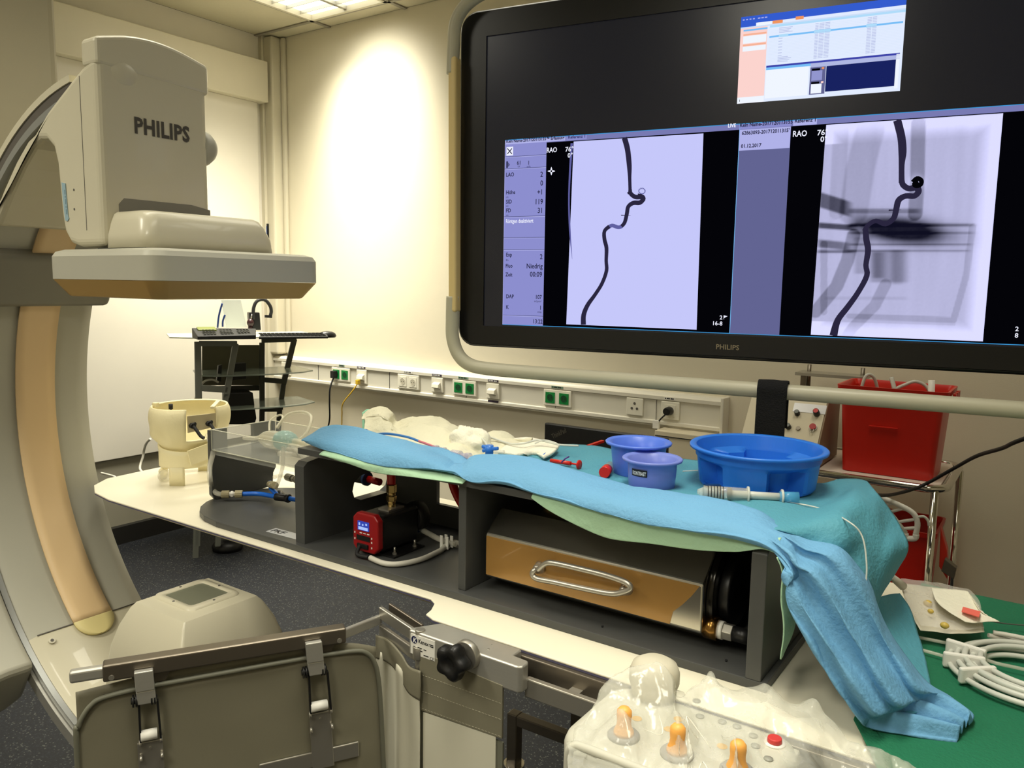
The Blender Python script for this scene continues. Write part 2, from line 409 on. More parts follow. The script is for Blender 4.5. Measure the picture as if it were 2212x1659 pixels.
f = frame_(-3.205, -3.04); schuko(-3.163, SZ, f, MW); schuko(-3.083, SZ, f, MW)
f = frame_(-2.79, -2.626); schuko(-2.748, SZ, f, MG); schuko(-2.668, SZ, f, MG)
f = frame_(-2.186, -2.022); schuko(-2.145, SZ, f, MG); schuko(-2.063, SZ, f, MG)
for x0 in (-3.545, -2.945, -2.555):
    f = frame_(x0, x0+.084)
    MB().prism([(x0+.018, TY-.008, .905), (x0+.018, TY-.03, .915), (x0+.018, TY-.026, .935), (x0+.018, TY-.008, .945)], (.05, 0, 0)).build('data_port', M_sock, f, bevel=.002)
f = frame_(-1.712, -1.625)
mb = MB()
for a in range(3): mb.lathe([(.0005, 0), (.0065, 0)], (-1.668+.016*math.cos(a*2.09+1.57), TY-.0095, SZ+.016*math.sin(a*2.09+1.57)), 12, 0, ax=(0, -1, 0))
mb.build('ground_pin', M_inkg, f)
f = frame_(-1.532, -1.44); schuko(-1.486, SZ, f, MW)
mv = mat('strip_mint', (120, 150, 130), .5)
for a in ((-3.70, -3.65, mv), (-3.54, -3.47, None), (-3.16, -3.09, M_label), (-2.94, -2.87, None), (-2.75, -2.68, mv), (-2.545, -2.475, None), (-2.14, -2.07, mv), (-1.52, -1.46, M_label)):
    o = MB().box((a[0], TY-.0072, .978), (a[1], TY-.0058, .99)).build('name_strip', a[2] or mat('strip_violet', (58, 48, 66), .5), tr)
    mb = MB()
    for i in range(5): q = a[0]+.006+i*(a[1]-a[0]-.012)/5; mb.box((q, TY-.0076, .981), (q+.006+.003*(i % 2), TY-.0072, .987))
    mb.build('lettering', M_ink if a[2] else M_inkw, o)
MB().box((-2.545, TY-.0042, .866), (-2.475, TY-.003, .878)).build('name_strip', mat('strip_violet', (58, 48, 66), .5), tr)
# cables plugged into it
pk = tag(MB().box((-3.738, TY-.045, .905), (-3.708, TY-.012, .95)).tube(cr([(-3.722, TY-.03, .91), (-3.724, TY-.06, .84), (-3.73, TY-.06, .75), (-3.745, TY-.05, .63), (-3.8, TY-.05, .5), (-3.86, TY-.05, .3), (-3.87, TY-.06, .012), (-3.7, TY-.2, .01)], 8), .0055, 8).build('power_cable', M_blackr, bevel=.002),
         'black power cable hanging from the green socket at the left', 'cable')
pk = tag(MB().box((-3.512, TY-.05, .885), (-3.492, TY-.028, .912)).tube(cr([(-3.502, TY-.04, .89), (-3.53, TY-.06, .84), (-3.6, TY-.07, .76), (-3.62, TY-.06, .69), (-3.635, TY-.05, .6), (-3.66, TY-.05, .4), (-3.67, TY-.05, .012), (-3.6, TY-.2, .01)], 8), .0038, 8).build('network_cable', M_yel, bevel=.002),
         'thin yellow network cable hanging from a white data port', 'cable')
t = thing('ground_plug', 'round black plug with a white tagged cord in the rightmost white socket', 'plug', (-1.486, TY-.02, .9))
MB().cyl((-1.486, TY-.011, SZ), (-1.486, TY-.05, SZ), .021, .018).build('plug_body', M_blackp, t, bevel=.003)
MB().tube(cr([(-1.49, TY-.045, .915), (-1.51, TY-.06, .89), (-1.525, TY-.06, .86), (-1.53, TY-.05, .78), (-1.53, TY-.05, .6), (-1.52, TY-.06, .012)], 8), .004, 8).build('cord', M_blackr, t)
MB().box((-1.545, TY-.066, .845), (-1.513, TY-.052, .885)).build('cord_tag', M_label, t, bevel=.002)
# low grey metal box below the end of the trunking
t = thing('wall_cabinet', 'beige steel box on the back wall below the trunking end', 'cabinet', (-1.39, YB, .55))
MB().box((-1.52, 3.36, .45), (-1.215, YB, .845)).build('body', mat('cabinet_beige', (214, 204, 178), .5), t, bevel=.004)
MB().box((-1.515, 3.355, .82), (-1.22, 3.36, .823)).build('seam', M_dark, t)
mb = MB()
for x, z in ((-1.49, .79), (-1.49, .70), (-1.26, .79), (-1.26, .7)): mb.cyl((x, 3.36, z), (x, 3.352, z), .005, n=10)
mb.build('screw', M_inkg, t)
# ------------------------------------------------------------------ C-arm X-ray gantry
CX, CZ = -1.66, 1.13
def ap(r, a, y): a = math.radians(a); return Vector((CX+r*math.cos(a), y, CZ+r*math.sin(a)))
def arcsweep(sec, a0, a1, n, mb=None, m=0, caps=True):
    mb = mb or MB(); k = len(sec); v = []
    for i in range(n+1):
        a = a0+(a1-a0)*i/n
        v += [ap(r, a, y) for r, y in sec]
    fs = [(i*k+j, (i+1)*k+j, (i+1)*k+(j+1) % k, i*k+(j+1) % k) for i in range(n) for j in range(k)]
    mb.add(v, fs, m, True)
    if caps:
        b = len(mb.v)-len(v)
        mb.f += [[b+j for j in range(k)], [b+n*k+j for j in range(k)][::-1]]; mb.m += [m, m]; mb.s += [False, False]
    return mb
ca = thing('c_arm_gantry', 'large cream C-shaped X-ray gantry with peach stripe at the left, around the table head', 'x-ray machine', (-2.4, 1.08, 0))
sec = [(.74, .935), (.742, 1.19), (.75, 1.21), (.78, 1.245), (.80, 1.24), (.80, .91), (.765, .905), (.75, .912)]
md = arcsweep(sec[::-1], 111, 229.5, 90).build('arc', M_carmgrey, ca); md.modifiers.new('e', 'EDGE_SPLIT').split_angle = math.radians(35)
md = arcsweep([(r-.004 if r < .76 else r, y) for r, y in sec][::-1], 229.5, 272, 30).build('lower_cover', M_cream, ca); md.modifiers.new('e', 'EDGE_SPLIT').split_angle = math.radians(35)
for nm, a0, a1, n, m_ in (('stripe', 120, 229.6, 80, M_peach), ('stripe_end', 229.6, 234, 28, mat('carm_sand_yellow', (226, 212, 150), .4))):
    rows = []
    for i in range(n+1):
        a = a0+(a1-a0)*i/n; t = (234-a)*math.pi/180*.74/.052
        hw = .052*(math.sqrt(max(0, 1-(1-t)**2)) if t < 1 else 1)
        rows.append([ap(.7325, a, 1.0735+hw*s_) for s_ in (-1, -.5, 0, .5, 1)])
    MB().grid(rows, flip=True).build(nm, m_, ca, solid=.006, off=1)
for a, y in ((231.7, .955), (231.7, 1.165)):
    p = ap(.735, a, y); d = (Vector((CX, y, CZ))-p).normalized(); MB().cyl(p, p+d*.004, .0085, n=16).cyl(p+d*.004, p+d*.0055, .004, n=12, m=1).build('screw', [M_cream, M_inkg], ca)
arcsweep([(.7355, .93), (.7355, 1.20), (.7345, 1.20), (.7345, .93)], 229.35, 229.6, 2).build('cover_seam', M_inkg, ca)
arcsweep([(.764, .902), (.788, .902), (.788, .906), (.764, .906)][::-1], 98, 205, 60).build('side_groove', M_groove, ca).modifiers.new('e', 'EDGE_SPLIT')
arcsweep([(.745, .896), (.764, .898), (.764, .91), (.745, .91)][::-1], 98, 262, 60).build('inner_side_rail', mat('rail_grey', (150, 152, 150), .3, metal=.4), ca).modifiers.new('e', 'EDGE_SPLIT')
arcsweep([(.768, .89), (.798, .89), (.798, .906), (.768, .906)][::-1], 205, 270, 60).build('running_rail', M_alu, ca).modifiers.new('e', 'EDGE_SPLIT')
arcsweep([(.788, .899), (.803, .899), (.803, .93), (.788, .93)][::-1], 98, 236, 60).build('outer_rim', M_cream, ca).modifiers.new('e', 'EDGE_SPLIT')
md = arcsweep([(.73, .80), (.725, .83), (.728, .893), (.86, .893), (.90, .85), (.90, .79), (.80, .77), (.75, .78)][::-1], 157, 236, 60).build('cable_casing', M_carmgrey, ca, bevel=.02, seg=3)
md = arcsweep([(.712, .80), (.712, 1.26), (1.0, 1.26), (1.0, .80)][::-1], 143.3, 156.4, 8).build('sleeve', M_collar, ca, bevel=.018, seg=3)
# ceiling suspended stand behind the arc
mb = MB(); mb.box((-3.5, .55, 1.35), (-2.74, 1.365, CEIL-.02)); mb.box((-2.80, .75, 1.38), (-2.5, 1.3, 1.72))
mb.build('stand', mat('stand_cream_shaded', (150, 143, 120), .5), ca, bevel=.03, seg=3)  # same cream as the gantry, its shade put into the colour
MB().box((-3.6, -1.0, CEIL-.03), (-2.6, 2.0, CEIL-.01)).build('ceiling_rail', M_alu, ca)
# detector housing: a shaped block with an arch
HY0, HY1, HX = .895, 1.15, -1.655
out = [(209, 532), (168, 533), (150, 526), (138, 503), (132, 470), (126, 410), (121, 355), (113, 320), (99, 303), (84, 303), (66, 320), (42, 362), (16, 420), (-12, 490),
       (-26, 480), (-8, 435), (20, 385), (50, 325), (100, 237), (150, 172), (178, 138), (206, 116)]
poly = [Yp(x, y, HY0) for x, y in out]
for p in poly: p.x = min(p.x, HX)
poly[0].x = HX; poly[-1].x = HX
hs = MB().prism([Vector((p.x, HY0, p.z)) for p in poly], (0, HY1-HY0, 0)).build('detector_housing', M_cream, ca, bevel=.022, seg=4, ang=50)
st = []
def ztop(y): t = (y-HY0)/(HY1-HY0); return 1.985+.035*math.sin(math.pi*min(1, t*1.25)*.5)-.055*max(0, t-.25)**1.5
yy = [HY0-.0005+(HY1-HY0+.005)*i/12 for i in range(13)]
mb = MB().prism([(-1.712, y, ztop(y)) for y in yy]+[(-1.712, yy[-1], 1.917), (-1.712, yy[0], 1.93)], (HX+.002+1.712, 0, 0))
mb.build('top_cap', M_cream, ca, bevel=.009, seg=3)
MB().ball((HX-.020, HY0+.06, 1.925), .05, n=24, sx=.5, sz=.85).build('cap_boss', M_cream, ca)
MB().lathe([(.042, -.01), (.042, .005), (.038, .022), (.027, .036), (.012, .043), (.0005, .045)], (-1.70, HY1, 1.805), 28, ax=(0, 1, 0)).build('side_knob', M_carmgrey, ca)
# lettering on the room side of the housing
MB().text('PHILIPS', Xp(290, 286, HX+.0012), (0, 1, 0), (0, 0, 1), .046, bold=.0016, sx=.84, sp=1.06).build('lettering', mat('ink_taupe', (74, 70, 62), .5), ca)
mb = MB()
pl = [Yp(x, y, HY0-.0012) for x, y in ((133, 394), (141, 396), (147, 465), (149, 472), (146, 478), (141, 476), (136, 430))]
mb.prism([Vector((p.x, HY0-.0005, p.z)) for p in pl], (0, -.0012, 0)); mb.build('blue_label', mat('label_blue', (150, 178, 190), .4), ca)
mb = MB()
for y0, y1 in ((410, 420), (423, 427), (430, 441), (445, 449), (452, 463)):
    a, b = Yp(139+(y0-400)*.08, y0, HY0-.0022), Yp(139+(y1-400)*.08, y1, HY0-.0022); mb.box((a.x-.0022, HY0-.0022, b.z), (a.x+.0008, HY0-.0018, a.z))
mb.build('lettering', mat('ink_blue', (110, 140, 156), .5), ca)
mb = MB()
for x, y in ((160, 410), (161, 452)): p = Yp(x, y, HY0); mb.cyl((p.x, HY0+.002, p.z), (p.x, HY0-.001, p.z), .0025, n=10)
mb.build('pin_hole', M_inkg, ca)
MB().box((-1.722, HY0-.0006, 1.60), (-1.7205, HY0+.001, 1.915)).build('panel_seam', M_inkg, ca)
# recess, neck and flat detector
def rrect(x0, y0, x1, y1, r, z, n=6):
    o = []
    for cx, cy, a0 in ((x1-r, y0+r, -90), (x1-r, y1-r, 0), (x0+r, y1-r, 90), (x0+r, y0+r, 180)):
        for i in range(n+1): a = math.radians(a0+90*i/n); o.append(Vector((cx+r*math.cos(a), cy+r*math.sin(a), z)))
    return o
def loft(secs, mb=None, m=0, sm=True, caps=True):
    mb = mb or MB(); k = len(secs[0]); v = [p for s_ in secs for p in s_]
    fs = [(i*k+j, i*k+(j+1) % k, (i+1)*k+(j+1) % k, (i+1)*k+j) for i in range(len(secs)-1) for j in range(k)]
    mb.add(v, fs, m, sm)
    if caps:
        b = len(mb.v)-len(v); mb.f += [[b+j for j in range(k)][::-1], [b+(len(secs)-1)*k+j for j in range(k)]]; mb.m += [m, m]; mb.s += [False, False]
    return mb
mb = MB(); mb.prism([(HX+.001, .93, 1.575), (HX+.001, .93, 1.655), (HX+.001, .942, 1.668), (HX+.001, 1.10, 1.668), (HX+.001, 1.148, 1.66), (HX+.001, 1.148, 1.575)], (-.012, 0, 0))
mb.build('recess', M_collar, ca)
loft([rrect(-1.66, .893, -1.50, 1.215, .03, 1.562), rrect(-1.66, .895, -1.502, 1.212, .03, 1.59), rrect(-1.66, .903, -1.512, 1.203, .03, 1.618), rrect(-1.66, .91, -1.522, 1.195, .028, 1.632), rrect(-1.66, .918, -1.532, 1.186, .024, 1.637)]).build('detector_neck', M_cream, ca)
SX0, SX1, SY0, SY1 = -1.836, -1.43, .862, 1.285
loft([rrect(SX0, SY0, SX1, SY1, .035, 1.497), rrect(SX0, SY0, SX1, SY1, .035, 1.545), rrect(SX0+.006, SY0+.006, SX1-.006, SY1-.006, .032, 1.555), rrect(SX0+.02, SY0+.02, SX1-.02, SY1-.02, .03, 1.56)]).build('flat_detector', M_carmgrey, ca).modifiers.new('e', 'EDGE_SPLIT').split_angle = math.radians(30)
loft([rrect(SX0+.03, SY0+.03, SX1-.03, SY1-.032, .02, 1.460), rrect(SX0+.025, SY0+.025, SX1-.025, SY1-.026, .025, 1.462), rrect(SX0, SY0, SX1, SY1, .035, 1.4965)]).build('detector_face', M_sand, ca).modifiers.new('e', 'EDGE_SPLIT').split_angle = math.radians(30)
MB().box((-1.69, .90, 1.559), (-1.51, 1.19, 1.5625)).build('seam', M_dark, ca)
# tube cover below the table
def sqs(h, z, r, cx=-1.632, cy=1.066): return rrect(cx-h, cy-h, cx+h, cy+h, r, z, 3)
md = loft([sqs(.155, .40, .02), sqs(.155, .50, .02), sqs(.152, .58, .018), sqs(.142, .65, .014), sqs(.126, .70, .01), sqs(.106, .74, .005), sqs(.096, .752, .003)]).build('tube_cover', M_cream, ca)
md.modifiers.new('e', 'EDGE_SPLIT').split_angle = math.radians(30)
mb = MB(); cx, cy = -1.651, 1.078
a = rrect(cx-.078, cy-.07, cx+.078, cy+.07, .02, .751); b = rrect(cx-.076, cy-.068, cx+.076, cy+.068, .02, .7565)
c = rrect(cx-.056, cy-.052, cx+.056, cy+.052, .012, .757); e = rrect(cx-.055, cy-.051, cx+.055, cy+.051, .01, .7535)
loft([a, b, c, e], mb, caps=False); mb.build('window_frame', M_cream, ca)
mb = MB(); mb.box((cx-.056, cy-.052, .7525), (cx+.056, cy+.052, .7545)); mb.build('beam_window', mat('window_grey', (112, 114, 98), .2), ca)
mb = MB()
for i, j in ((-.067, 0), (.067, 0), (0, -.061), (0, .061)): mb.cyl((cx+i, cy+j, .756), (cx+i, cy+j, .758), .003, n=8)
mb.build('screw', M_inkg, ca)
# ------------------------------------------------------------------ patient table
tb = thing('patient_table', 'long white patient table running through the picture under the grey test bench', 'table', (.2, 1.42, 0))
TT = .895
o = [(-2.13, 1.13), (-2.23, 1.145), (-2.31, 1.185), (-2.36, 1.25), (-2.375, 1.42), (-2.36, 1.58), (-2.31, 1.65), (-2.23, 1.69), (-2.1, 1.705), (-1.05, 1.705), (-.98, 1.72), (-.93, 1.765), (-.9, 1.775), (1.5, 1.775), (1.5, 1.06),
     (-.90, 1.06), (-.925, 1.07), (-.93, 1.09), (-.945, 1.118), (-.965, 1.13)]
MB().prism([(x, y, TT-.004) for x, y in o], (0, 0, .004)).build('mattress_cover', M_table, tb, bevel=.0015)
MB().prism([(x, y, TT-.007) for x, y in o], (0, 0, .0028)).build('edge_band', M_tabedge, tb)
cxm, cym = -.6, 1.42
MB().prism([(x+(.05 if x < cxm else -.05), y+(.05 if y < cym else -.05), TT-.04) for x, y in o], (0, 0, .032)).build('table_top', M_cream, tb, bevel=.008)
mb = MB(); mb.box((-.88, 1.050, .842), (1.4, 1.115, .8875)); mb.build('side_frame', M_steeld, tb, bevel=.002)
mb = MB(); mb.box((-.672, 1.021, .836), (1.4, 1.033, .868)); mb.build('accessory_rail', M_steel, tb, bevel=.002)
mb = MB()
for x in (-.60, -.2, .3, .8): mb.box((x, 1.032, .844), (x+.02, 1.052, .864))
mb.build('rail_spacer', M_steel, tb)
MB().box((-.635, 1.0335, .8385), (-.52, 1.049, .8405)).build('rail_label', M_label, tb)
mb = MB()
for a, b in ((.623, .621), (.600, .594), (.590, .585), (.582, .578), (.545, .535)): mb.box((-a, 1.036, .8406), (-b, 1.043, .8409))
mb.build('lettering', M_ink, tb)
mb = MB(); loft([rrect(.15, 1.2, .75, 1.64, .06, .02), rrect(.18, 1.23, .72, 1.61, .06, .83), ], mb); mb.build('pedestal', M_cream, tb)
MB().box((-.1, 1.15, 0), (.95, 1.69, .05)).build('floor_plate', M_carmgrey, tb, bevel=.01)
# steel push frame of an instrument stand that is parked under the table
t = thing('instrument_stand', 'steel tube stand frame parked under the near table edge', 'stand', (-.75, 1.3, 0))
A = Zp(1112, 1550, .60); B_ = Zp(1245, 1600, .60)
mb = MB(); mb.bar(A, B_+(B_-A)*.6, .022, .022); mb.build('cross_bar', M_steeld, t, bevel=.002)
mb = MB(); mb.bar(A+Vector((0, 0, .012)), A-Vector((0, 0, .17)), .024, .024, up=(0, 1, 0)); mb.build('end_post', M_steeld, t, bevel=.002)
mb = MB(); mb.cyl(A-Vector((0, 0, .10)), A-Vector((0, 0, .112)), .022, n=20); mb.build('ring', M_chrome, t)
C_ = Yp(1255, 1560, B_.y+.0); mb = MB(); mb.bar((C_.x, C_.y, .85), (C_.x, C_.y, .12), .032, .03, up=(0, 1, 0)); mb.build('post', M_steeld, t, bevel=.002)
mb = MB(); mb.bar((A.x, A.y, .0), (A.x, A.y, .44), .03, .03, up=(0, 1, 0)); mb.bar((A.x, A.y, .06), (C_.x, C_.y, .06), .03, .03); mb.box((C_.x-.015, C_.y-.015, 0), (C_.x+.015, C_.y+.015, .13)); mb.build('foot_frame', M_steeld, t)
mb = MB(); q = A-Vector((0, 0, .16))
for k in range(3): mb.tube(cr([q+Vector((.02, 0, .02)), q+Vector((.045+.005*k, -.01, -.02)), q+Vector((.04, -.01, -.09-.01*k)), q+Vector((.0, -.01, -.12)), q+Vector((-.025, -.01-.006*k, -.06)), q+Vector((-.02, 0, .0))], 6), .006, 8)
tag(mb.build('cable_loop', M_blackr), 'loop of black cable hanging on the steel stand under the table', 'cable')
p = Zp(492, 1186, 0); t = tag(MB().lathe([(.08, 0), (.085, .02), (.07, .05), (.03, .065), (.0005, .068)], p, 28).build('foot_switch', M_blackp), 'small black foot pedal on the floor behind the table', 'pedal')
# ------------------------------------------------------------------ grey test bench (board model) on the table
BZ0, BZ = TT, .910; MZ_ = Vector((0, 0, 1))
ST = 1.118   # underside of its shelf
bn = thing('test_bench', 'dark grey board bench with open bays standing on the white table', 'bench', (-1.0, 1.35, TT))
o = []
for i in range(13): a = math.radians(270-180*i/12); o.append((-1.70+.155*math.cos(a)*(1.15 if 1 else 1), 1.335+.175*math.sin(a)))
o += [(-.325, 1.51), (-.325, 1.155)]
o[0] = (-1.68, 1.155)
MB().prism([(x, y, BZ0) for x, y in o][::-1], (0, 0, BZ-BZ0)).build('base_board', M_board, bn, bevel=.0015)
def yz(x0, x1, poly, name, m=M_board): return MB().prism([(x0, y, z) for y, z in poly], (x1-x0, 0, 0)).build(name, m, bn, bevel=.0015)
DV = MB(); dpoly = [(1.17, BZ), (1.17, 1.088), (1.182, 1.098), (1.255, 1.108), (1.255, ST), (1.48, ST), (1.48, BZ)]
hole = [(1.318, 1.002), (1.324, .985), (1.345, .975), (1.44, .975), (1.462, .985), (1.468, 1.002), (1.462, 1.03), (1.44, 1.042), (1.345, 1.036), (1.324, 1.022)]
# the divider board has a grip hole: outline joined to the hole by a slit
ring = dpoly[:1]+[(1.318, BZ)]+hole[:1]+hole[:0:-1]+[hole[0]]+[(1.3181, BZ)]
lo_ = [(1.17, BZ), (1.17, .975), (1.48, .975), (1.48, BZ)]; 
DV.prism([(-1.402, y, z) for y, z in lo_], (.03, 0, 0)); DV.prism([(-1.402, y, z) for y, z in [(1.17, .975), (1.17, 1.088), (1.182, 1.098), (1.255, 1.108), (1.318, 1.108), (1.318, 1.002), (1.324, .985), (1.345, .975)]], (.03, 0, 0))
DV.prism([(-1.402, y, z) for y, z in [(1.44, .975), (1.462, .985), (1.468, 1.002), (1.462, 1.03), (1.44, 1.042), (1.44, ST), (1.48, ST), (1.48, .975)]], (.03, 0, 0))
DV.prism([(-1.402, y, z) for y, z in [(1.318, 1.002), (1.318, ST), (1.44, ST), (1.44, 1.042), (1.345, 1.036), (1.324, 1.022)]], (.03, 0, 0))
DV.build('divider', M_board, bn)
yz(-.930, -.912, [(1.17, BZ), (1.17, ST), (1.48, ST), (1.48, BZ)], 'divider')
yz(-.358, -.334, [(1.155, BZ), (1.155, 1.108), (1.165, ST), (1.48, ST), (1.48, BZ)], 'divider')
yz(-1.862, -1.848, [(1.262, .925), (1.262, 1.102), (1.315, 1.102), (1.315, 1.046), (1.40, 1.046), (1.40, 1.102), (1.475, 1.102), (1.475, .965), (1.465, .95), (1.462, BZ), (1.275, BZ)], 'end_plate')
MB().box((-1.385, 1.165, ST), (-.334, 1.50, ST+.014)).build('shelf', M_board, bn, bevel=.001)
# back boards: left bay with slot, middle gap, right bay
MB().box((-1.372, 1.468, BZ), (-1.236, 1.48, ST)).build('back_board', M_board, bn)
MB().box((-1.236, 1.468, BZ), (-.93, 1.48, .962)).build('back_board', M_board, bn)
MB().box((-.912, 1.48, BZ), (-.334, 1.492, ST)).build('back_board', M_board, bn)
# sticker
SP = [Zp(x, y, BZ+.0002) for x, y in ((574, 1148), (642, 1166), (642, 1153), (596, 1141))]
s_ = MB().prism(SP, (0, 0, .0003)).build('sticker', mat('sticker_grey', (184, 186, 190), .4), bn)
su = (SP[1]-SP[0]).normalized(); sv = (SP[3]-SP[0]); svn = sv.normalized()
mb = MB(); mb.text('PKF', SP[0]+su*.006+sv*.22+MZ_*.0006, su, svn, sv.length*.85, bold=.0007, sx=1.0); mb.build('lettering', M_ink, s_)
# small screws left on the base
mb = MB()
for x, y in ((-.62, 1.185), (-.40, 1.19)): mb.cyl((x, y, BZ), (x, y, BZ+.003), .002, n=8)
mb.build('screw', M_blackp, bn)

# ------------------------------------------------------------------ acrylic tank
tk = thing('acrylic_tank', 'clear acrylic tray held between the grey boards at the left end of the bench', 'tray', (-1.61, 1.36, 1.045))
AX0, AX1, AY0, AY1, AZ0, AZ1 = -1.846, -1.403, 1.262, 1.46, 1.048, 1.104
th = .005
MB().box((AX0, AY0, AZ0), (AX1, AY1, AZ0+th)).build('floor_pane', M_acr, tk)
for a, b in (((AX0, AY0, AZ0+th), (AX1, AY0+th, AZ1)), ((AX0, AY1-th, AZ0+th), (AX1, AY1, AZ1)), ((AX0, AY0+th, AZ0+th), (AX0+th, AY1-th, AZ1)), ((AX1-th, AY0+th, AZ0+th), (AX1, AY1-th, AZ1))):
    MB().box(a, b).build('side_pane', M_acr, tk)
mb = MB(); e = .0012
for z in (AZ1, AZ0+.001):
    for a, b in (((AX0, AY0, z), (AX1, AY0+th, z+e)), ((AX0, AY1-th, z), (AX1, AY1, z+e)), ((AX0, AY0, z), (AX0+th, AY1, z+e)), ((AX1-th, AY0, z), (AX1, AY1, z+e))): mb.box(a, b)
for x, y in ((AX0, AY0), (AX0, AY1-th), (AX1-th, AY0), (AX1-th, AY1-th)): mb.box((x, y, AZ0), (x+.002, y+.002, AZ1))
mb.build('polished_edge', M_acre, tk)
mb = MB(); mb.box((AX0+.01, AY0+.006, AZ0-.012), (AX1-.01, AY0+.02, AZ0)); mb.build('support_strip', M_acr, tk)
# silicone vessel model lying in it
vm = thing('vessel_model', 'clear silicone vessel model with a teal filled bulb lying in the acrylic tray', 'model', (-1.62, 1.37, AZ0+.006))
zc = AZ0+.03
mb = MB(); mb.tube(cr([(-1.80, 1.33, zc), (-1.77, 1.345, zc), (-1.755, 1.35, zc+.004), (-1.735, 1.355, zc+.005), (-1.71, 1.36, zc)], 6), .006, 10); 
mb.lathe([(.004, -.05), (.012, -.042), (.021, -.025), (.025, 0), (.024, .02), (.016, .038), (.006, .045)], (-1.71, 1.355, zc+.002), 24, 0, ax=(1, .1, 0)); mb.build('inlet_bulb', M_silic, vm)
mb = MB(); mb.lathe([(.006, -.038), (.02, -.03), (.027, -.012), (.028, .008), (.022, .026), (.008, .036)], (-1.665, 1.36, zc+.004), 24, 0, ax=(1, .1, 0)); mb.build('teal_bulb', M_tealclear, vm)
for k, (dy, dz) in enumerate(((.0, .006), (.02, 0), (-.018, -.004))):
    MB().tube(cr([(-1.64, 1.36+dy*.4, zc+dz), (-1.60, 1.365+dy, zc+dz), (-1.555, 1.36+dy*1.2, zc+dz*.6), (-1.51, 1.352+dy*.6, zc+dz), (-1.48, 1.345+dy*.2, zc)], 7), [.009]*8+[.008]*13+[.007]*8, 10).build('vessel_branch', M_silic, vm)
mb = MB(); mb.tube(cr([(-1.78, 1.40, zc+.01), (-1.80, 1.42, zc+.035), (-1.785, 1.44, zc+.05), (-1.76, 1.43, zc+.045), (-1.765, 1.41, zc+.02)], 8), .003, 8); mb.tube(cr([(-1.76, 1.41, zc+.02), (-1.745, 1.435, zc+.055), (-1.70, 1.45, zc+.066), (-1.665, 1.45, zc+.055), (-1.65, 1.42, zc+.02), (-1.66, 1.40, zc)], 8), .0045, 8); mb.build('upper_loop', M_silic, vm)
def fitting(a, b, r, name, lab, m_=M_fit, parent=None, nut=True):
    a, b = Vector(a), Vector(b); d = b-a; mb = MB(); L = d.length
    f = thing(name, lab, 'fitting', a) if parent is None else parent
    for t0, t1 in ((0, .36), (.64, 1)):
        m2 = MB(); u = d.orthogonal().normalized(); w_ = d.normalized().cross(u); v = []
        for t in (t0, t1):
            for j in range(28): rr = r*(1 if j % 2 else .93); an = 2*math.pi*j/28; v.append(a+d*t+(u*math.cos(an)+w_*math.sin(an))*rr)
        m2.add(v, [(j, (j+1) % 28, 28+(j+1) % 28, 28+j) for j in range(28)]+[list(range(28))[::-1], list(range(28, 56))]); m2.build('nut', m_, f, bevel=.0008)
    m2 = MB(); m2.cyl(a+d*.3, a+d*.7, r*.6, n=16); m2.cyl(a+d*.44, a+d*.56, r*.85, n=6, sm=False); m2.build('union', M_label if m_ is M_fit else m_, f)
    return f
p0, p1 = Vector((-1.50, 1.33, zc+.016)), Vector((-1.443, 1.318, zc+.024))
fitting(p0, p1, .0125, 'hose_fitting', 'ribbed beige hose fitting with red end beside the blue drape tip')
tag(MB().tube(cr([(-1.443, 1.318, zc+.024), (-1.425, 1.31, zc+.026), (-1.40, 1.30, zc+.03)], 5), .008, 12).build('red_hose', M_redt), 'short red hose end between the beige fitting and the blue drape', 'hose')
# tubing bed at the right part of the tray
mb = MB()
for k in range(5):
    random.seed(k); pts = [(-1.62+.04*i, 1.30+.02*math.sin(i*1.3+k)+.012*k, AZ0+.016+.006*(k % 3)) for i in range(6)]; mb.tube(cr(pts, 5), .0065, 8)
tag(mb.build('clear_tubing', M_clear), 'tangle of clear flexible tubes at the right side of the acrylic tray', 'tubing')
mb = MB(); mb.tube(cr([(-1.57, 1.275, AZ0+.045), (-1.568, 1.272, AZ0), (-1.57, 1.265, 1.02), (-1.588, 1.27, .995), (-1.60, 1.275, .985)], 7), .0048, 10)
tag(mb.build('drain_tube', M_clear), 'clear drain tube dropping from the tray to the blue hose', 'hose')
mb = MB(); mb.tube(cr([Zp(479, 1068, .928), Zp(466, 1064, .932), Zp(458, 1050, .945), (-1.815, 1.235, .975), (-1.83, 1.245, 1.01), (-1.85, 1.27, 1.045), (-1.90, 1.29, 1.075), (-1.93, 1.31, 1.07)], 9), .0068, 10)
tag(mb.build('clear_hose', M_clear), 'clear hose curving from the ribbed fitting up to the cream head model', 'hose')
a, b = Zp(479, 1068, .928), Zp(524, 1067, .928)
fitting(a, b, .0105, 'hose_fitting', 'ribbed beige coupling lying on the base board at the left end of the blue hose')
Y0 = Zp(598, 1075, .93); Y1 = Zp(622, 1076, .93)
bh = thing('blue_hose', 'bright blue hose with black Y connector at the left end of the bench', 'hose', Y0)
MB().tube(cr([b, Zp(560, 1067, .929), Zp(596, 1073, .93)], 8), .0062, 12).build('hose_run', M_bluet, bh)
q = Zp(585, 1045, .945)
MB().tube(cr([Zp(583, 1042, .955), Zp(586, 1055, .945), Zp(598, 1067, .935), Zp(606, 1071, .932)], 8), .0062, 12).build('hose_run', M_bluet, bh)
MB().tube(cr([Y1, Zp(632, 1078, .93), Zp(643, 1080, .93), Zp(652, 1082, .93)], 6), .0062, 12).build('hose_run', M_bluet, bh)
mb = MB(); mb.cyl(Zp(595, 1073, .93), Y1, .010, n=14); mb.cyl(Zp(604, 1066, .934), Zp(610, 1074, .93), .010, n=14); mb.cyl(Zp(619, 1076, .93), Zp(625, 1077, .93), .0115, n=12); mb.build('y_connector', M_blackp, bh, bevel=.001)
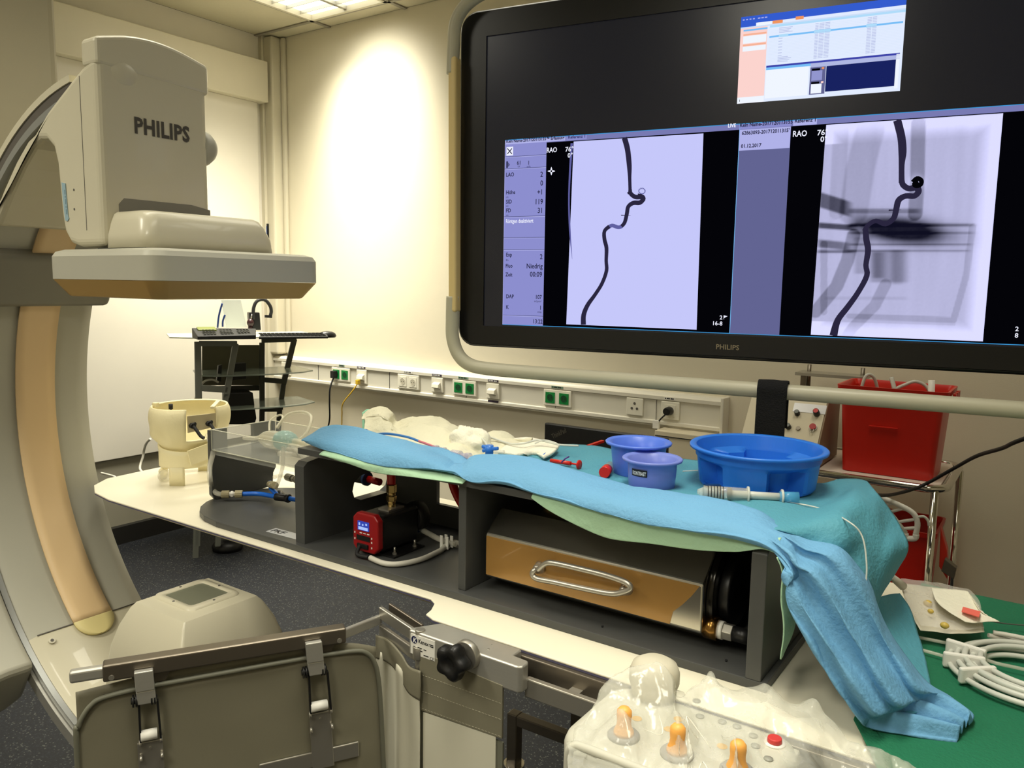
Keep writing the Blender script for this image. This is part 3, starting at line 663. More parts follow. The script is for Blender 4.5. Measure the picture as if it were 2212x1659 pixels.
fitting(Zp(583, 1046, .953), (-1.60, 1.272, .99), .0095, 'hose_fitting', 'ribbed beige coupling standing on the upright leg of the blue hose')
a = Zp(620, 1030, .93); fitting(a, a+Vector((.075, -.01, 0)), .011, 'hose_fitting', 'grey ribbed coupling entering the bench behind the left divider', m_=mat('fitting_grey', (92, 88, 74), .5))
tag(MB().tube(cr([Zp(593, 1030, .945), Zp(606, 1028, .93), Zp(621, 1031, .93)], 6), .006, 10).build('clear_hose', M_clear), 'short clear hose from the upright coupling to the grey one', 'hose')

# ------------------------------------------------------------------ cream head model
HC = Vector((-2.165, 1.412, TT))
hd = thing('head_model', 'cream 3D-printed open skull shell on legs standing on the table head end', 'model', HC)
rows = []
prof = [(1.004, .080, .098), (1.02, .090, .110), (1.05, .108, .128), (1.08, .121, .138), (1.11, .127, .142), (1.135, .125, .138), (1.15, .119, .130)]
def hr(a, z, rx, ry):
    # slight face/ear shaping
    bmp = .010*math.exp(-((math.degrees(a)-232)/14)**2-((z-1.055)/.02)**2)-.008*math.exp(-((math.degrees(a)-262)/12)**2-((z-1.055)/.02)**2)
    return Vector((HC.x+(rx+bmp)*math.cos(a), HC.y+(ry+bmp)*math.sin(a), z))
N = 72
def keep(a, z):
    d = (math.degrees(a) % 360)
    return not (306 < d < 352 and z > 1.035)
mb = MB(); outer = {}; 
fine = cr([Vector(p) for p in prof], 4)
for i, p in enumerate(fine):
    for j in range(N): outer[i, j] = len(mb.v); mb.v.append(hr(2*math.pi*j/N, p.x, p.y, p.z))
for i in range(len(fine)-1):
    for j in range(N):
        if keep(2*math.pi*(j+.5)/N, fine[i].x): mb.f.append([outer[i, j], outer[i, (j+1) % N], outer[i+1, (j+1) % N], outer[i+1, j]]); mb.m.append(0); mb.s.append(True)
mb.build('skull_shell', M_ivory, hd, solid=.007)
mb = MB(); r = []
for z, k in ((.952, 1.0), (.96, 1.0), (1.0, 1.0), (1.018, 1.02)):
    r.append([Vector((HC.x+.098*k*math.cos(2*math.pi*j/N), HC.y+.115*k*math.sin(2*math.pi*j/N), z+(.012*math.sin(2*math.pi*j/N-1.0) if z > .98 else 0))) for j in range(N+1)])
mb.grid(r); mb.build('neck_ring', M_ivory, hd, solid=.008)
for a, wd in ((196, .030), (284, .052), (20, .05), (110, .04)):
    mb = MB(); r = []
    for z in (TT, .93, .957):
        r.append([Vector((HC.x+.099*math.cos(math.radians(a)+t), HC.y+.116*math.sin(math.radians(a)+t), z)) for t in [wd/.1*(k/6-.5) for k in range(7)]])
    mb.grid(r); mb.build('leg', M_ivory, hd, solid=.009)
# front plate with the two clamps, top bar
a0, a1 = math.radians(306), math.radians(352)
p0 = Vector((HC.x+.121*math.cos(a0), HC.y+.134*math.sin(a0), 0)); p1 = Vector((HC.x+.119*math.cos(a1), HC.y+.13*math.sin(a1), 0)); dd = (p1-p0)
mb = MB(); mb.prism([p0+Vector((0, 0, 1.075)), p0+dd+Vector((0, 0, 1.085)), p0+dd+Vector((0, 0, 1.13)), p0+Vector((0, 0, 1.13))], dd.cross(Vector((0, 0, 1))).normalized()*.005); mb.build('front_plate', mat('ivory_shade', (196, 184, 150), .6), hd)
MB().bar(p1+Vector((-.035, .06, 1.158)), p1+Vector((.0, -.02, 1.150)), .014, .008).build('top_bar', M_ivory, hd, bevel=.001)
mb = MB(); mb.bar(p0+Vector((0, .004, .99)), p0+dd*.9+Vector((0, 0, 1.01)), .006, .05); mb.build('lower_brace', M_ivory, hd)
MB().box((HC.x-.104, HC.y-.064, 1.140), (HC.x-.086, HC.y-.046, 1.158)).build('rim_peg', M_ivory, hd, bevel=.003)
nn = dd.cross(Vector((0, 0, 1))).normalized(); nn = nn if nn.y < 0 else -nn
for t in (.12, .68):
    c = p0+dd*t+Vector((0, 0, 1.098)); mb = MB(); mb.cyl(c, c+nn*.02, .009, n=10); mb.cyl(c+nn*.012+Vector((-.012, 0, .0)), c+nn*.012+Vector((.012, .0, .008)), .0055, n=8)
    mb.tube(cr([c+nn*.02, c+nn*.026+Vector((.01, 0, -.015)), c+nn*.028+Vector((.022, 0, -.03)), c+nn*.026+Vector((.036, 0, -.036))], 5), .0055, 8); mb.build('clamp', M_blackr, hd)
tag(MB().cyl(HC+Vector((-.03, -.06, .245)), HC+Vector((-.03, -.06, .262)), .007, n=10).cyl(HC+Vector((-.03, -.06, .2)), HC+Vector((-.03, -.06, .25)), .003, n=8).build('clamp_knob', M_blackr, hd), '', ''); 
o = [x for x in hd.children if x.name.startswith('clamp_knob')][0]; del o['label']; del o['category']
mb = MB(); mb.lathe([(.006, 0), (.016, .01), (.02, .03), (.012, .045), (.006, .05)], (HC.x-.05, HC.y-.06, TT+.018), 16, 0, ax=(.8, -.5, 0)); tag(mb.build('clear_bulb', M_clear), 'small clear plastic bulb lying on the table under the cream head model', 'bulb')
tag(MB().cyl((HC.x-.105, HC.y-.035, TT+.012), (HC.x-.05, HC.y-.062, TT+.016), .011, n=14).build('hose_stub', M_ivory), 'short cream hose stub on the table under the cream head model', 'hose')
p = [Zp(430, 870, 1.0)]
mb = MB(); mb.tube(cr([(-3.4, 2.75, .9), (-3.25, 2.6, .95), (-3.1, 2.5, .86), (-3.0, 2.4, .6), (-2.95, 2.35, .3), (-2.9, 2.3, .008), (-2.7, 2.4, .008)], 9), .006, 8)

hd.scale = (.88, .88, .90); hd.rotation_euler.z = .33
# ------------------------------------------------------------------ pump in the middle bay
pp = thing('circulation_pump', 'small black pump with red display front in the left bay of the bench', 'pump', (-1.205, 1.25, BZ))
PA = Yp(762, 1150, 1.2).x; PB = Yp(806, 1150, 1.2).x+.006
PX0, PX1, PY0, PZ0, PZ1 = PA, PB+.008, 1.2, BZ+.006, 1.003
ch = .012
fp = [(PX0+ch, PZ0), (PX1-ch, PZ0), (PX1, PZ0+ch), (PX1, PZ1-ch), (PX1-ch, PZ1), (PX0+ch, PZ1), (PX0, PZ1-ch), (PX0, PZ0+ch)]
MB().prism([(x, PY0, z) for x, z in fp], (0, .018, 0)).build('front_panel', M_redpd, pp, bevel=.004, seg=3)
MB().box((PX0+.004, PY0+.018, PZ0+.002), (PX1-.004, PY0+.135, PZ1-.006)).build('motor_body', M_blackp, pp, bevel=.005)
MB().lathe([(.03, 0), (.034, .01), (.034, .03), (.02, .04)], ((PX0+PX1)/2+.01, PY0+.135, PZ0+.05), 24, ax=(0, 1, 0)).build('pump_head', M_blackr, pp)
fx = (PX0+PX1)/2-.004
d_ = MB().box((fx-.017, PY0-.002, .965), (fx+.016, PY0, .985)).build('display', glow('lcd_blue', (52, 70, 170), 1), pp)
mb = MB(); mb.box((fx-.014, PY0-.0026, .9665), (fx+.014, PY0-.002, .973)); mb.box((fx-.013, PY0-.0026, .976), (fx-.009, PY0-.002, .982)); mb.box((fx-.003, PY0-.0026, .976), (fx+.001, PY0-.002, .98)); mb.box((fx+.007, PY0-.0026, .978), (fx+.012, PY0-.002, .982)); mb.build('digits', glow('lcd_light', (170, 195, 250), 1), d_)
MB().box((fx-.021, PY0-.0012, .942), (fx+.019, PY0, .953)).build('key_row', M_blackp, pp)
mb = MB()
for i in range(3): mb.box((fx-.012+i*.011, PY0-.0008, .9575), (fx-.005+i*.011, PY0, .9595))
for x, z in ((fx-.027, .957), (fx-.027, .943), (fx+.024, .951), (fx+.024, .942), (fx+.024, .93)): mb.box((x-.0015, PY0-.0008, z-.002), (x+.0015, PY0, z+.002))
mb.build('panel_mark', M_label, pp)
MB().box((fx-.018, PY0-.004, .925), (fx+.014, PY0+.001, .935)).build('connector', M_blackp, pp, bevel=.001)
mb = MB(); vx, vy = PX0+.036, PY0+.085
mb.box((vx-.012, vy-.03, PZ1-.006), (vx+.02, vy+.02, PZ1-.002)); mb.build('top_plate', M_steel, pp)
mb = MB()
for z0, z1, r, n_ in ((PZ1-.004, PZ1+.01, .009, 16), (PZ1+.01, PZ1+.022, .012, 6), (PZ1+.022, PZ1+.03, .009, 16), (PZ1+.03, PZ1+.048, .012, 6)): mb.cyl((vx, vy, z0), (vx, vy, z1), r, n=n_, sm=n_ > 8)
mb.build('outlet_fitting', M_brass, pp, bevel=.001)
mb = MB(); mb.box((PX0+.004, PY0+.02, BZ), (PX1+.028, PY0+.12, BZ+.004)); mb.build('mount_plate', M_blackp, pp)
mb = MB()
for y in (PY0+.035, PY0+.10): mb.cyl((PX1+.016, y, BZ+.004), (PX1+.016, y, BZ+.008), .005, n=6, sm=False); mb.cyl((PX1+.016, y, BZ+.008), (PX1+.016, y, BZ+.02), .0025, n=10)
mb.build('bolt', M_steel, pp)
tag(MB().tube(cr([(vx, vy, PZ1+.048), (vx-.004, vy+.003, 1.08), (vx-.012, vy+.008, ST)], 8), .010, 14).build('red_hose', M_redt), 'straight red hose rising from the pump to the shelf', 'hose')
tag(MB().tube(cr([(-1.105, 1.36, ST), (-1.09, 1.35, 1.06), (-1.05, 1.34, 1.015), (-1.0, 1.33, .99), (-.935, 1.325, .985)], 10), .010, 14).build('red_hose', M_redt), 'curved dark red hose hanging under the shelf beside the middle divider', 'hose')
tag(MB().tube(cr([(-1.02, 1.42, .985), (-.97, 1.41, .975), (-.93, 1.40, .975)], 6), .011, 12).build('red_hose', M_redt), 'short red hose piece behind the curved one at the middle divider', 'hose')
tag(MB().tube(cr([(-.985, 1.43, 1.075), (-.96, 1.41, 1.04), (-.932, 1.39, 1.0)], 6), .003, 8).build('thin_cable', M_blackr), 'thin black cord crossing the gap above the red hose', 'cord')
ws = Zp(800, 1205, BZ+.007)
tag(MB().tube(cr([(fx-.01, PY0-.002, .93), (fx, PY0-.02, .917), Zp(796, 1204, .917)], 6), .0045, 10).build('pump_cable', M_blackr), 'short black cable from the pump front into the white sleeve', 'cord')
tag(MB().tube(cr([ws, Zp(830, 1217, BZ+.007), Zp(865, 1218, BZ+.007), Zp(910, 1208, BZ+.007), Zp(950, 1190, BZ+.007), Zp(984, 1172, BZ+.009), (-.93, 1.31, BZ+.012)], 8), .0058, 12).build('white_sleeve', M_wtube), 'white cable sleeve curving over the base board to the middle divider', 'sleeve')
tag(MB().tube(cr([Zp(903, 1140, .935), Zp(925, 1152, .93), Zp(952, 1166, .925), Zp(985, 1176, .922)], 8), .0065, 10).build('clear_hose', M_clear), 'clear hose behind the pump running to the middle divider', 'hose')
t = thing('hose_clip', 'white plastic clip gripping the clear hose by the middle divider', 'clip', Zp(965, 1180, BZ))
c = Zp(962, 1185, BZ); MB().box((c.x-.006, c.y-.012, BZ), (c.x+.006, c.y+.01, BZ+.004)).build('foot', M_label, t)
for dx in (-.004, .012): MB().box((c.x+dx-.004, c.y-.01, BZ+.003), (c.x+dx+.004, c.y-.007, BZ+.032)).box((c.x+dx-.004, c.y+.006, BZ+.003), (c.x+dx+.004, c.y+.009, BZ+.03)).build('jaw', M_label, t, bevel=.001)
tag(MB().cyl(Zp(893, 1133, .94), Zp(905, 1140, .938), .012, n=14).build('blue_collar', mat('navy_plastic', (16, 50, 96), .4)), 'dark blue collar at the pump end of the clear hose', 'fitting')
# fitting lying behind the slot in the back board
t = thing('inline_valve', 'grey valve with blue rings seen through the rounded slot of the bench', 'valve', (-1.45, 1.42, .99))
V0 = Vector((-1.50, 1.40, 1.005))
MB().cyl(V0+Vector((.0, .02, 0)), V0+Vector((.07, .02, 0)), .015, n=18).build('body', M_carts, t)
for x in (-.004, .07): MB().cyl(V0+Vector((x, .02, 0)), V0+Vector((x+.008, .02, 0)), .018, n=18).build('ring', mat('navy_plastic', (16, 50, 96), .4), t)
MB().cyl(V0+Vector((.08, .02, 0)), V0+Vector((.12, .02, -.002)), .009, n=14).build('red_end', M_redt, t)

# ------------------------------------------------------------------ stainless heater
ht = thing('water_heater', 'long eight-sided stainless tank with amber film and loop handle in the right bay', 'heater', (-.665, 1.29, BZ))
hx0, hx1 = -.888, -.447
oc = [(1.2, .94), (1.2, 1.022), (1.25, 1.062), (1.32, 1.068), (1.385, 1.022), (1.385, .95), (1.33, BZ+.001), (1.25, BZ+.001)]
MB().prism([(hx0, y, z) for y, z in oc], (hx1-hx0, 0, 0)).build('tank', M_mirror, ht, bevel=.004, seg=3)
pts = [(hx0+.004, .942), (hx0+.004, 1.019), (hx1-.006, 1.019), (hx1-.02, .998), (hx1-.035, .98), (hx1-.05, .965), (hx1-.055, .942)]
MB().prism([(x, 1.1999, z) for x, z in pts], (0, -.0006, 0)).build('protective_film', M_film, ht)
MB().cyl((hx1, 1.295, .99), (hx1+.012, 1.295, .99), .082, n=48).build('end_flange', mat('flange_dark', (30, 28, 24), .2, metal=.6), ht, bevel=.002)
MB().cyl((hx1+.012, 1.295, .99), (hx1+.03, 1.295, .99), .06, n=40).build('end_cover', M_blackp, ht, bevel=.003)
ha, hb = Yp(1166, 1226, 1.198), Yp(1353, 1272, 1.198)
for q in (ha, hb):
    mb = MB(); mb.lathe([(.012, .001), (.010, -.004), (.008, -.008)], q, 20, 0, ax=(0, 1, 0)); mb.ball((q.x, q.y-.008, q.z), .009, n=16); mb.build('weld_boss', M_steel, ht)
p = lambda x, y: Yp(x, y, 1.178)
MB().tube(cr([(ha.x, 1.192, ha.z), (ha.x, 1.18, ha.z), p(1150, 1240), p(1160, 1250), p(1200, 1258), p(1260, 1271), p(1320, 1282), p(1348, 1278), p(1362, 1270), p(1352, 1258), p(1310, 1243), p(1250, 1228), p(1200, 1217), p(1180, 1217), (ha.x+.008, 1.18, ha.z+.003)], 7), .0052, 12).build('loop_handle', M_steel, ht)
c = Vector((hx1, 1.222, .945)); mb = MB(); mb.cyl(c, c+Vector((.022, 0, 0)), .019, n=20); mb.build('brass_boss', mat('bronze', (150, 112, 60), .25, metal=1), ht)
MB().cyl(c+Vector((.022, 0, 0)), c+Vector((.030, 0, 0)), .015, n=20).build('white_washer', M_label, ht)
MB().cyl(c+Vector((.030, 0, 0)), c+Vector((.046, 0, 0)), .0145, n=6, sm=False).build('hex_nut', M_steel, ht, bevel=.001)
MB().cyl(c+Vector((.046, 0, 0)), c+Vector((.075, 0, 0)), .0125, n=16).build('outlet_stub', M_blackp, ht)
tag(MB().tube(cr([c+Vector((.07, 0, 0)), c+Vector((.082, .02, .005)), c+Vector((.082, .06, .02)), c+Vector((.078, .12, .05))], 7), .009, 12).build('blue_hose', mat('navy_hose', (14, 40, 92), .35)), 'dark blue hose leaving the heater outlet in the right bay', 'hose')
tag(MB().cyl((-.83, 1.34, 1.085), (-.79, 1.34, 1.085), .014, n=6, sm=False).cyl((-.85, 1.34, 1.085), (-.83, 1.34, 1.085), .009, n=12).build('brass_nipple', M_brass), 'brass pipe nipple above the heater under the shelf', 'fitting')
# ------------------------------------------------------------------ big ceiling-hung monitor
MO = CP+ray(1000, 380)*(2.0/FPX); MU = Vector((.987, .163, 0)).normalized(); MN = Vector((.163, -.987, 0)).normalized(); MZ = Vector((0, 0, 1))
def mp(u, z, d=0): return Vector((MO.x, MO.y, 0))+MU*u+MZ*z+MN*d
def uz(x, y): p = Pl(x, y, MO, MN); return (p-MO).dot(MU), p.z
mo = thing('wall_display', 'very large black monitor showing two X-ray vessel images, hanging over the table', 'monitor', mp(.68, 1.345, -.06))
def mrr(u0, z0, u1, z1, r, d, n=6):
    o = []
    for cu, cz, a0 in ((u1-r, z0+r, -90), (u1-r, z1-r, 0), (u0+r, z1-r, 90), (u0+r, z0+r, 180)):
        for i in range(n+1): a = math.radians(a0+90*i/n); o.append(mp(cu+r*math.cos(a), cz+r*math.sin(a), d))
    return o
MU0, MU1, MZ0, MZ1 = -.012, 1.375, 1.343, 2.16
SU0, SU1, SZ0, SZ1 = .064, 1.302, 1.396, 2.096
loft([mrr(MU0+.05, MZ0+.05, MU1-.05, MZ1-.05, .03, -.10), mrr(MU0+.012, MZ0+.012, MU1-.012, MZ1-.012, .04, -.07), mrr(MU0, MZ0, MU1, MZ1, .045, -.05), mrr(MU0, MZ0, MU1, MZ1, .045, -.006), mrr(MU0+.006, MZ0+.006, MU1-.006, MZ1-.006, .04, 0)]).build('housing', M_bezel, mo)
def mring(u0, z0, u1, z1, r, d): return mrr(u0, z0, u1, z1, r, d)
loft([mring(MU0+.006, MZ0+.006, MU1-.006, MZ1-.006, .04, -.001), mring(MU0+.008, MZ0+.008, MU1-.008, MZ1-.008, .038, .0045), mring(SU0, SZ0, SU1, SZ1, .0015, .0045), mring(SU0, SZ0, SU1, SZ1, .0015, -.001)], sm=False, caps=False).build('bezel', M_bezel, mo)
MB().text('PHILIPS', mp(uz(1547, 752)[0], 1.3655, .0055), MU, MZ, .0155, bold=.0003, sp=1.03).build('lettering', mat('ink_bronze', (128, 116, 92), .4), mo)
scr = MB().add([mp(SU0, SZ0, .0005), mp(SU1, SZ0, .0005), mp(SU1, SZ1, .0005), mp(SU0, SZ1, .0005)], [(0, 1, 2, 3)]).build('screen', mat('screen_off', (14, 14, 16), .22, emis=(18, 19, 25), es=1), mo)
L0 = .0008
G = {k: glow('px_'+k, v) for k, v in dict(black=(4, 4, 8), xray=(198, 200, 250), side=(140, 142, 206), sideline=(66, 68, 118), head=(120, 122, 178), white=(238, 240, 255), panel=(98, 100, 146), cyan=(60, 150, 214), ink=(34, 34, 62),
     vessel=(42, 38, 62), vein=(96, 96, 160), lite=(176, 178, 232), app=(226, 236, 255), appw=(240, 246, 255), peach=(252, 212, 206), peachd=(246, 178, 150), blue=(52, 92, 206), sky=(120, 190, 246), skyl=(176, 220, 250), navy=(24, 34, 96), navy2=(60, 66, 168), greyb=(176, 184, 226), thumb=(146, 150, 206), orange=(240, 150, 96), stripe=(204, 222, 248)).items()}
GL = list(G); GM = [G[k] for k in GL]
class Scr:
    def __init__(s): s.mb = MB()
    def r(s, u0, z0, u1, z1, c, l=1):
        d = L0+l*.0005; s.mb.add([mp(u0, z0, d), mp(u1, z0, d), mp(u1, z1, d), mp(u0, z1, d)], [(0, 1, 2, 3)], GL.index(c)); return s
    def p(s, x0, y0, x1, y1, c, l=1):
        a, b = uz(x0, y0), uz(x1, y1); return s.r(a[0], b[1], b[0], a[1], c, l)
    def t(s, txt, x, y, h, c, l=3, al='LEFT', bold=0, sx=1):
        a = uz(x, y); s.mb.text(txt, mp(a[0], a[1], L0+l*.0005), MU, MZ, h, GL.index(c), bold=bold, align=al, sx=sx); return s
    def tw(s, txt, x, y, x1, h, c, l=4, bold=.0003):
        a = uz(x, y); w_ = uz(x1, y)[0]-a[0]; k = len(s.mb.v); s.mb.text(txt, mp(0, a[1], L0+l*.0005), MU, MZ, h, GL.index(c), bold=bold)
        us_ = [(p-MO).dot(MU) for p in s.mb.v[k:]]; m0, m1 = min(us_), max(us_)
        for i, u in enumerate(us_): s.mb.v[k+i] += MU*(a[0]+(u-m0)*w_/(m1-m0)-u)
        return s
    def ribbon(s, pts, w, c, l=3):
        q = [Vector((*uz(x, y), 0)) for x, y in pts]; ws = cr([Vector((a, 0, 0)) for a in w], 4); q = cr(q, 4); d = L0+l*.0005; a = []
        for i, p in enumerate(q):
            t = (q[min(i+1, len(q)-1)]-q[max(i-1, 0)]).normalized(); n = Vector((-t.y, t.x, 0))*ws[i].x/2; a.append([mp(p.x+n.x, p.y+n.y, d), mp(p.x-n.x, p.y-n.y, d)])
        s.mb.grid(a, GL.index(c), sm=False); return s
    def build(s, name):
        used = sorted(set(s.mb.m)); mm = {k: i for i, k in enumerate(used)}; s.mb.m = [mm[k] for k in s.mb.m]
        return s.mb.build(name, [GM[k] for k in used], scr)
zb = 1.4015
# live viewport
s = Scr(); u0, zt = uz(1092, 301); u1 = uz(1592, 285)[0]; uE = SU1-.001
s.r(u0, zb, uE, 1.848, 'black', 0)
s.r(u0, 1.8365, uE, 1.848, 'head'); s.r(u0, 1.8475, uE, 1.849, 'cyan', 2); s.r(u0, zb-.0012, uE, zb+.0003, 'cyan', 2)
us = uz(1181, 330)[0]; s.r(u0, zb, us, 1.838, 'side', 2); s.r(u0, 1.838, uz(1222, 298)[0], 1.847, 'lite', 2); s.r(uz(1224, 298)[0], 1.838, uz(1268, 296)[0], 1.847, 'side', 2)
for yy in (340, 366, 469, 514, 540, 681): z = uz(1092, yy)[1]; s.r(u0, z, us, z+.0012, 'sideline', 3); s.r(u0, z-.0014, us, z, 'lite', 3)
s.r(u0, zb, u0+.001, 1.84, 'lite', 3)
s.p(1095, 318, 1109, 336, 'white', 3); s.ribbon([(1097, 321), (1102, 327), (1107, 333)], (.0022,)*3, 'ink', 4).ribbon([(1107, 321), (1102, 327), (1097, 333)], (.0022,)*3, 'ink', 4)
s.tw('Kein Name-2017120113155™ Erfassung', 1095, 309, 1220, .0098, 'ink'); s.tw('Referenz 1', 1228, 300, 1265, .0095, 'sideline')
s.p(1095, 349, 1098, 363, 'ink', 4); s.p(1099, 352, 1100, 360, 'ink', 4); s.p(1101, 354, 1102, 358, 'ink', 4)
for txt, x, y, h, al in (('61', 1122, 356, .0125, 'CENTER'), ('1', 1143, 356, .0125, 'CENTER'), ('kV', 1122, 362, .0065, 'CENTER'), ('mAs', 1143, 362, .0065, 'CENTER'), ('LAO', 1094, 382, .0125, 'LEFT'), ('2', 1174, 382, .0165, 'RIGHT'), ('0', 1174, 401, .0165, 'RIGHT'),
                      ('Höhe', 1094, 420, .0125, 'LEFT'), ('cm', 1094, 428, .0065, 'LEFT'), ('+1', 1174, 420, .016, 'RIGHT'), ('SID', 1094, 440, .0125, 'LEFT'), ('cm', 1094, 447, .0065, 'LEFT'), ('119', 1174, 441, .0165, 'RIGHT'), ('FD', 1094, 459, .0125, 'LEFT'), ('cm', 1094, 467, .0065, 'LEFT'), ('31', 1174, 460, .0165, 'RIGHT'),
                      ('Exp', 1094, 554, .0125, 'LEFT'), ('B/s', 1094, 564, .0065, 'LEFT'), ('2', 1173, 560, .0165, 'RIGHT'), ('Fluo', 1093, 578, .0125, 'LEFT'), ('Niedrig', 1173, 580, .016, 'RIGHT'), ('Zeit', 1093, 597, .0125, 'LEFT'), ('00:09', 1172, 598, .0165, 'RIGHT'),
                      ('DAP', 1094, 644, .0125, 'LEFT'), ('107', 1171, 646, .013, 'RIGHT'), ('mGycm²', 1171, 653, .0065, 'RIGHT'), ('K', 1094, 667, .0125, 'LEFT'), ('1', 1171, 669, .0135, 'RIGHT'), ('mGy', 1171, 676, .0065, 'RIGHT'), ('13:22', 1173, 699, .0135, 'RIGHT')):
    s.t(txt, x, y, h*1.06, 'ink', 4, al, sx=.84, bold=.00025 if h > .01 else 0)
s.tw('Röntgen deaktiviert', 1094, 482, 1153, .0135, 'white', 4, .0002)
s.tw('RAO', 1182, 330, 1204, .0162, 'white').t("76°", 1222, 328, .015, 'white', 5, bold=.0003).t("0°", 1227, 341, .015, 'white', 5, bold=.0003)
for dx, dy in ((8, 0), (-8, 0), (0, 9), (0, -9)): s.ribbon([(1192+dx*.2, 370+dy*.2), (1192+dx*.6, 370+dy*.6), (1192+dx, 370+dy)], (.0045, .0035, .0004), 'white', 4)
s.tw('LIVE', 1573, 276, 1590, .0108, 'white')
s.t('2', 1561, 690, .0125, 'white', 4, 'RIGHT', bold=.0002).t('16-8', 1561, 703, .0125, 'white', 4, 'RIGHT', bold=.0002)
s.ribbon([(1564, 690), (1564, 682)], (.0008, .0008), 'white', 4).ribbon([(1564, 684), (1572, 683)], (.006, .0003), 'white', 4)
s.build('live_panel')
s = Scr(); xa, xb = uz(1226, 420), uz(1520, 420); s.mb.add([mp(.2885, 1.4075, L0+.0015), mp(.602, 1.4065, L0+.0015), mp(.598, 1.8335, L0+.0015), mp(.296, 1.8345, L0+.0015)], [(0, 1, 2, 3)], GL.index('xray'))
s.ribbon([(1236, 310), (1230, 420), (1232, 500), (1237, 560)], (.006, .004, .004, .0005), 'vein', 4)
def V(c): return [(1000+x/3.2533, 250+y/3.2533) for x, y in c]
s.ribbon(V([(1138, 157), (1160, 240), (1172, 350), (1175, 440), (1178, 540)]), (.0125, .0125, .0115, .008, .008), 'vessel', 5)
s.ribbon(V([(1178, 520), (1182, 548), (1215, 572), (1262, 572), (1268, 590), (1245, 612), (1200, 614), (1165, 640), (1155, 690), (1140, 750), (1118, 778)]), (.0085, .0095, .010, .011, .0105, .0105, .010, .0095, .0095, .009, .0085), 'vessel', 5)
s.ribbon(V([(1122, 776), (1095, 785), (1050, 772), (1020, 790)]), (.0085,)*4, 'vein', 4)
s.ribbon(V([(1032, 778), (998, 812), (998, 870), (1012, 930), (1010, 1020), (1012, 1090), (980, 1180), (930, 1260), (880, 1330), (852, 1400), (850, 1468)]), (.0088, .009, .0095, .0095, .0085, .009, .0088, .009, .0105, .012, .013), 'vessel', 5)
s.ribbon(V([(1115, 700), (1182, 702)]), (.0022, .0006), 'vessel', 6).ribbon(V([(1162, 538), (1170, 552)]), (.004, .004), 'vessel', 6).ribbon(V([(1232, 560), (1262, 560)]), (.008, .005), 'vessel', 6).ribbon(V([(1284, 578), (1276, 600)]), (.003, .005), 'vessel', 6)
for i in range(14):
    a = i*2.4; s.ribbon(V([(1260+26*math.cos(a), 530+24*math.sin(a)), (1262+22*math.cos(a+1), 532+18*math.sin(a+1)), (1258+24*math.cos(a+2.2), 528+22*math.sin(a+2.2))]), (.0007,)*3, 'vein', 4)
s.build('live_xray')
# reference viewport
def W(c): return [(1560+x/2.1825, y/2.1825) for x, y in c]
s = Scr(); u2, u3 = uz(1593, 400)[0], uz(1702, 400)[0]; s.r(u2, zb, u3, 1.8365, 'panel', 2); s.r(u2-.0012, zb, u2, 1.848, 'sky', 3)
s.p(1598, 281, 1706, 320, 'lite', 3); s.r(uz(1597, 275)[0], 1.8368, uz(1709, 268)[0], 1.847, 'side', 3); s.r(uz(1714, 262)[0], 1.8368, uz(1765, 262)[0], 1.8475, 'lite', 3)
s.tw('Kein Name-2017120113155', 1599, 275, 1712, .0108, 'ink', 5).tw('Referenz 1', 1717, 266, 1762, .0108, 'ink', 5).tw("62863093-201712011315'", 1603, 292, 1705, .0105, 'ink', 5).tw('01.12.2017', 1601, 320, 1645, .0105, 'ink', 5)
s.tw('RAO', 1713, 296, 1743, .0168, 'white').t('76°', 1765, 293, .0152, 'white', 5, bold=.0003).t('0°', 1772, 307, .0152, 'white', 5, bold=.0003)
s.build('reference_panel'); s = Scr()
s.t('2', 2196, 715, .0122, 'white', 4, 'CENTER', bold=.0002).t('8', 2195, 729, .0122, 'white', 4, 'CENTER', bold=.0002)
s.build('frame_counter')
# reference X-ray picture: per-vertex grey values of the image on the screen
ra, rb = uz(1768, 400)[0], uz(2147, 480)[0]; RZ0, RZ1 = 1.405, 1.8345
NU, NZ = 150, 170; RA0, RA1 = uz(1751.5, 724)[0], uz(1785, 270)[0]; rb = uz(2145, 490)[0]; vals = []
def seg(p, a, b):
    d = b-a; t = max(0, min(1, (p-a).dot(d)/d.length_squared)); return (p-(a+d*t)).length
def poly_(c): return [Vector(uz(x, y)) for x, y in W(c)]
def ss(x, a, b): t = max(0, min(1, (x-a)/(b-a))); return t*t*(3-2*t)
curves = [(poly_([(620, 1110), (590, 1230), (540, 1350), (440, 1470)]), .026, .20), (poly_([(925, 580), (920, 850), (910, 1010)]), .026, .22), (poly_([(770, 1340), (720, 1440), (620, 1540), (590, 1580)]), .022, .13), (poly_([(700, 600), (650, 800), (620, 1000)]), .055, .10), (poly_([(560, 600), (540, 1000)]), .03, .07), (poly_([(1180, 1070), (1150, 1300), (1090, 1510), (880, 1500), (600, 1490)]), .012, .10), (poly_([(480, 1150), (480, 1470)]), .014, .10)]
bands = [(455, 600, 905, 975, 0.9, .42), (600, 930, 985, 1005, 0, .22), (600, 1180, 1055, 1068, 0, .30), (600, 1180, 1095, 1102, 0, .22), (600, 1170, 1150, 1156, 0, .25), (600, 1160, 1180, 1186, 0, .25), (450, 620, 1180, 1192, 0, .35), (455, 590, 1130, 1165, .3, .35), (450, 620, 1050, 1075, .2, .5), (700, 870, 1180, 1330, 0, .17), (710, 760, 1190, 1310, 0, .2), (800, 850, 1180, 1340, 0, .12), (625, 690, 1120, 1290, 0, .14), (490, 870, 1400, 1412, 0, .06)]
def px_of(u, z):
    p = mp(u, z); q = p-CP; k = q.dot(F); return ((1106+FPX*q.dot(R)/k)-1560)*2.1825, (829.5-FPX*q.dot(U)/k)*2.1825
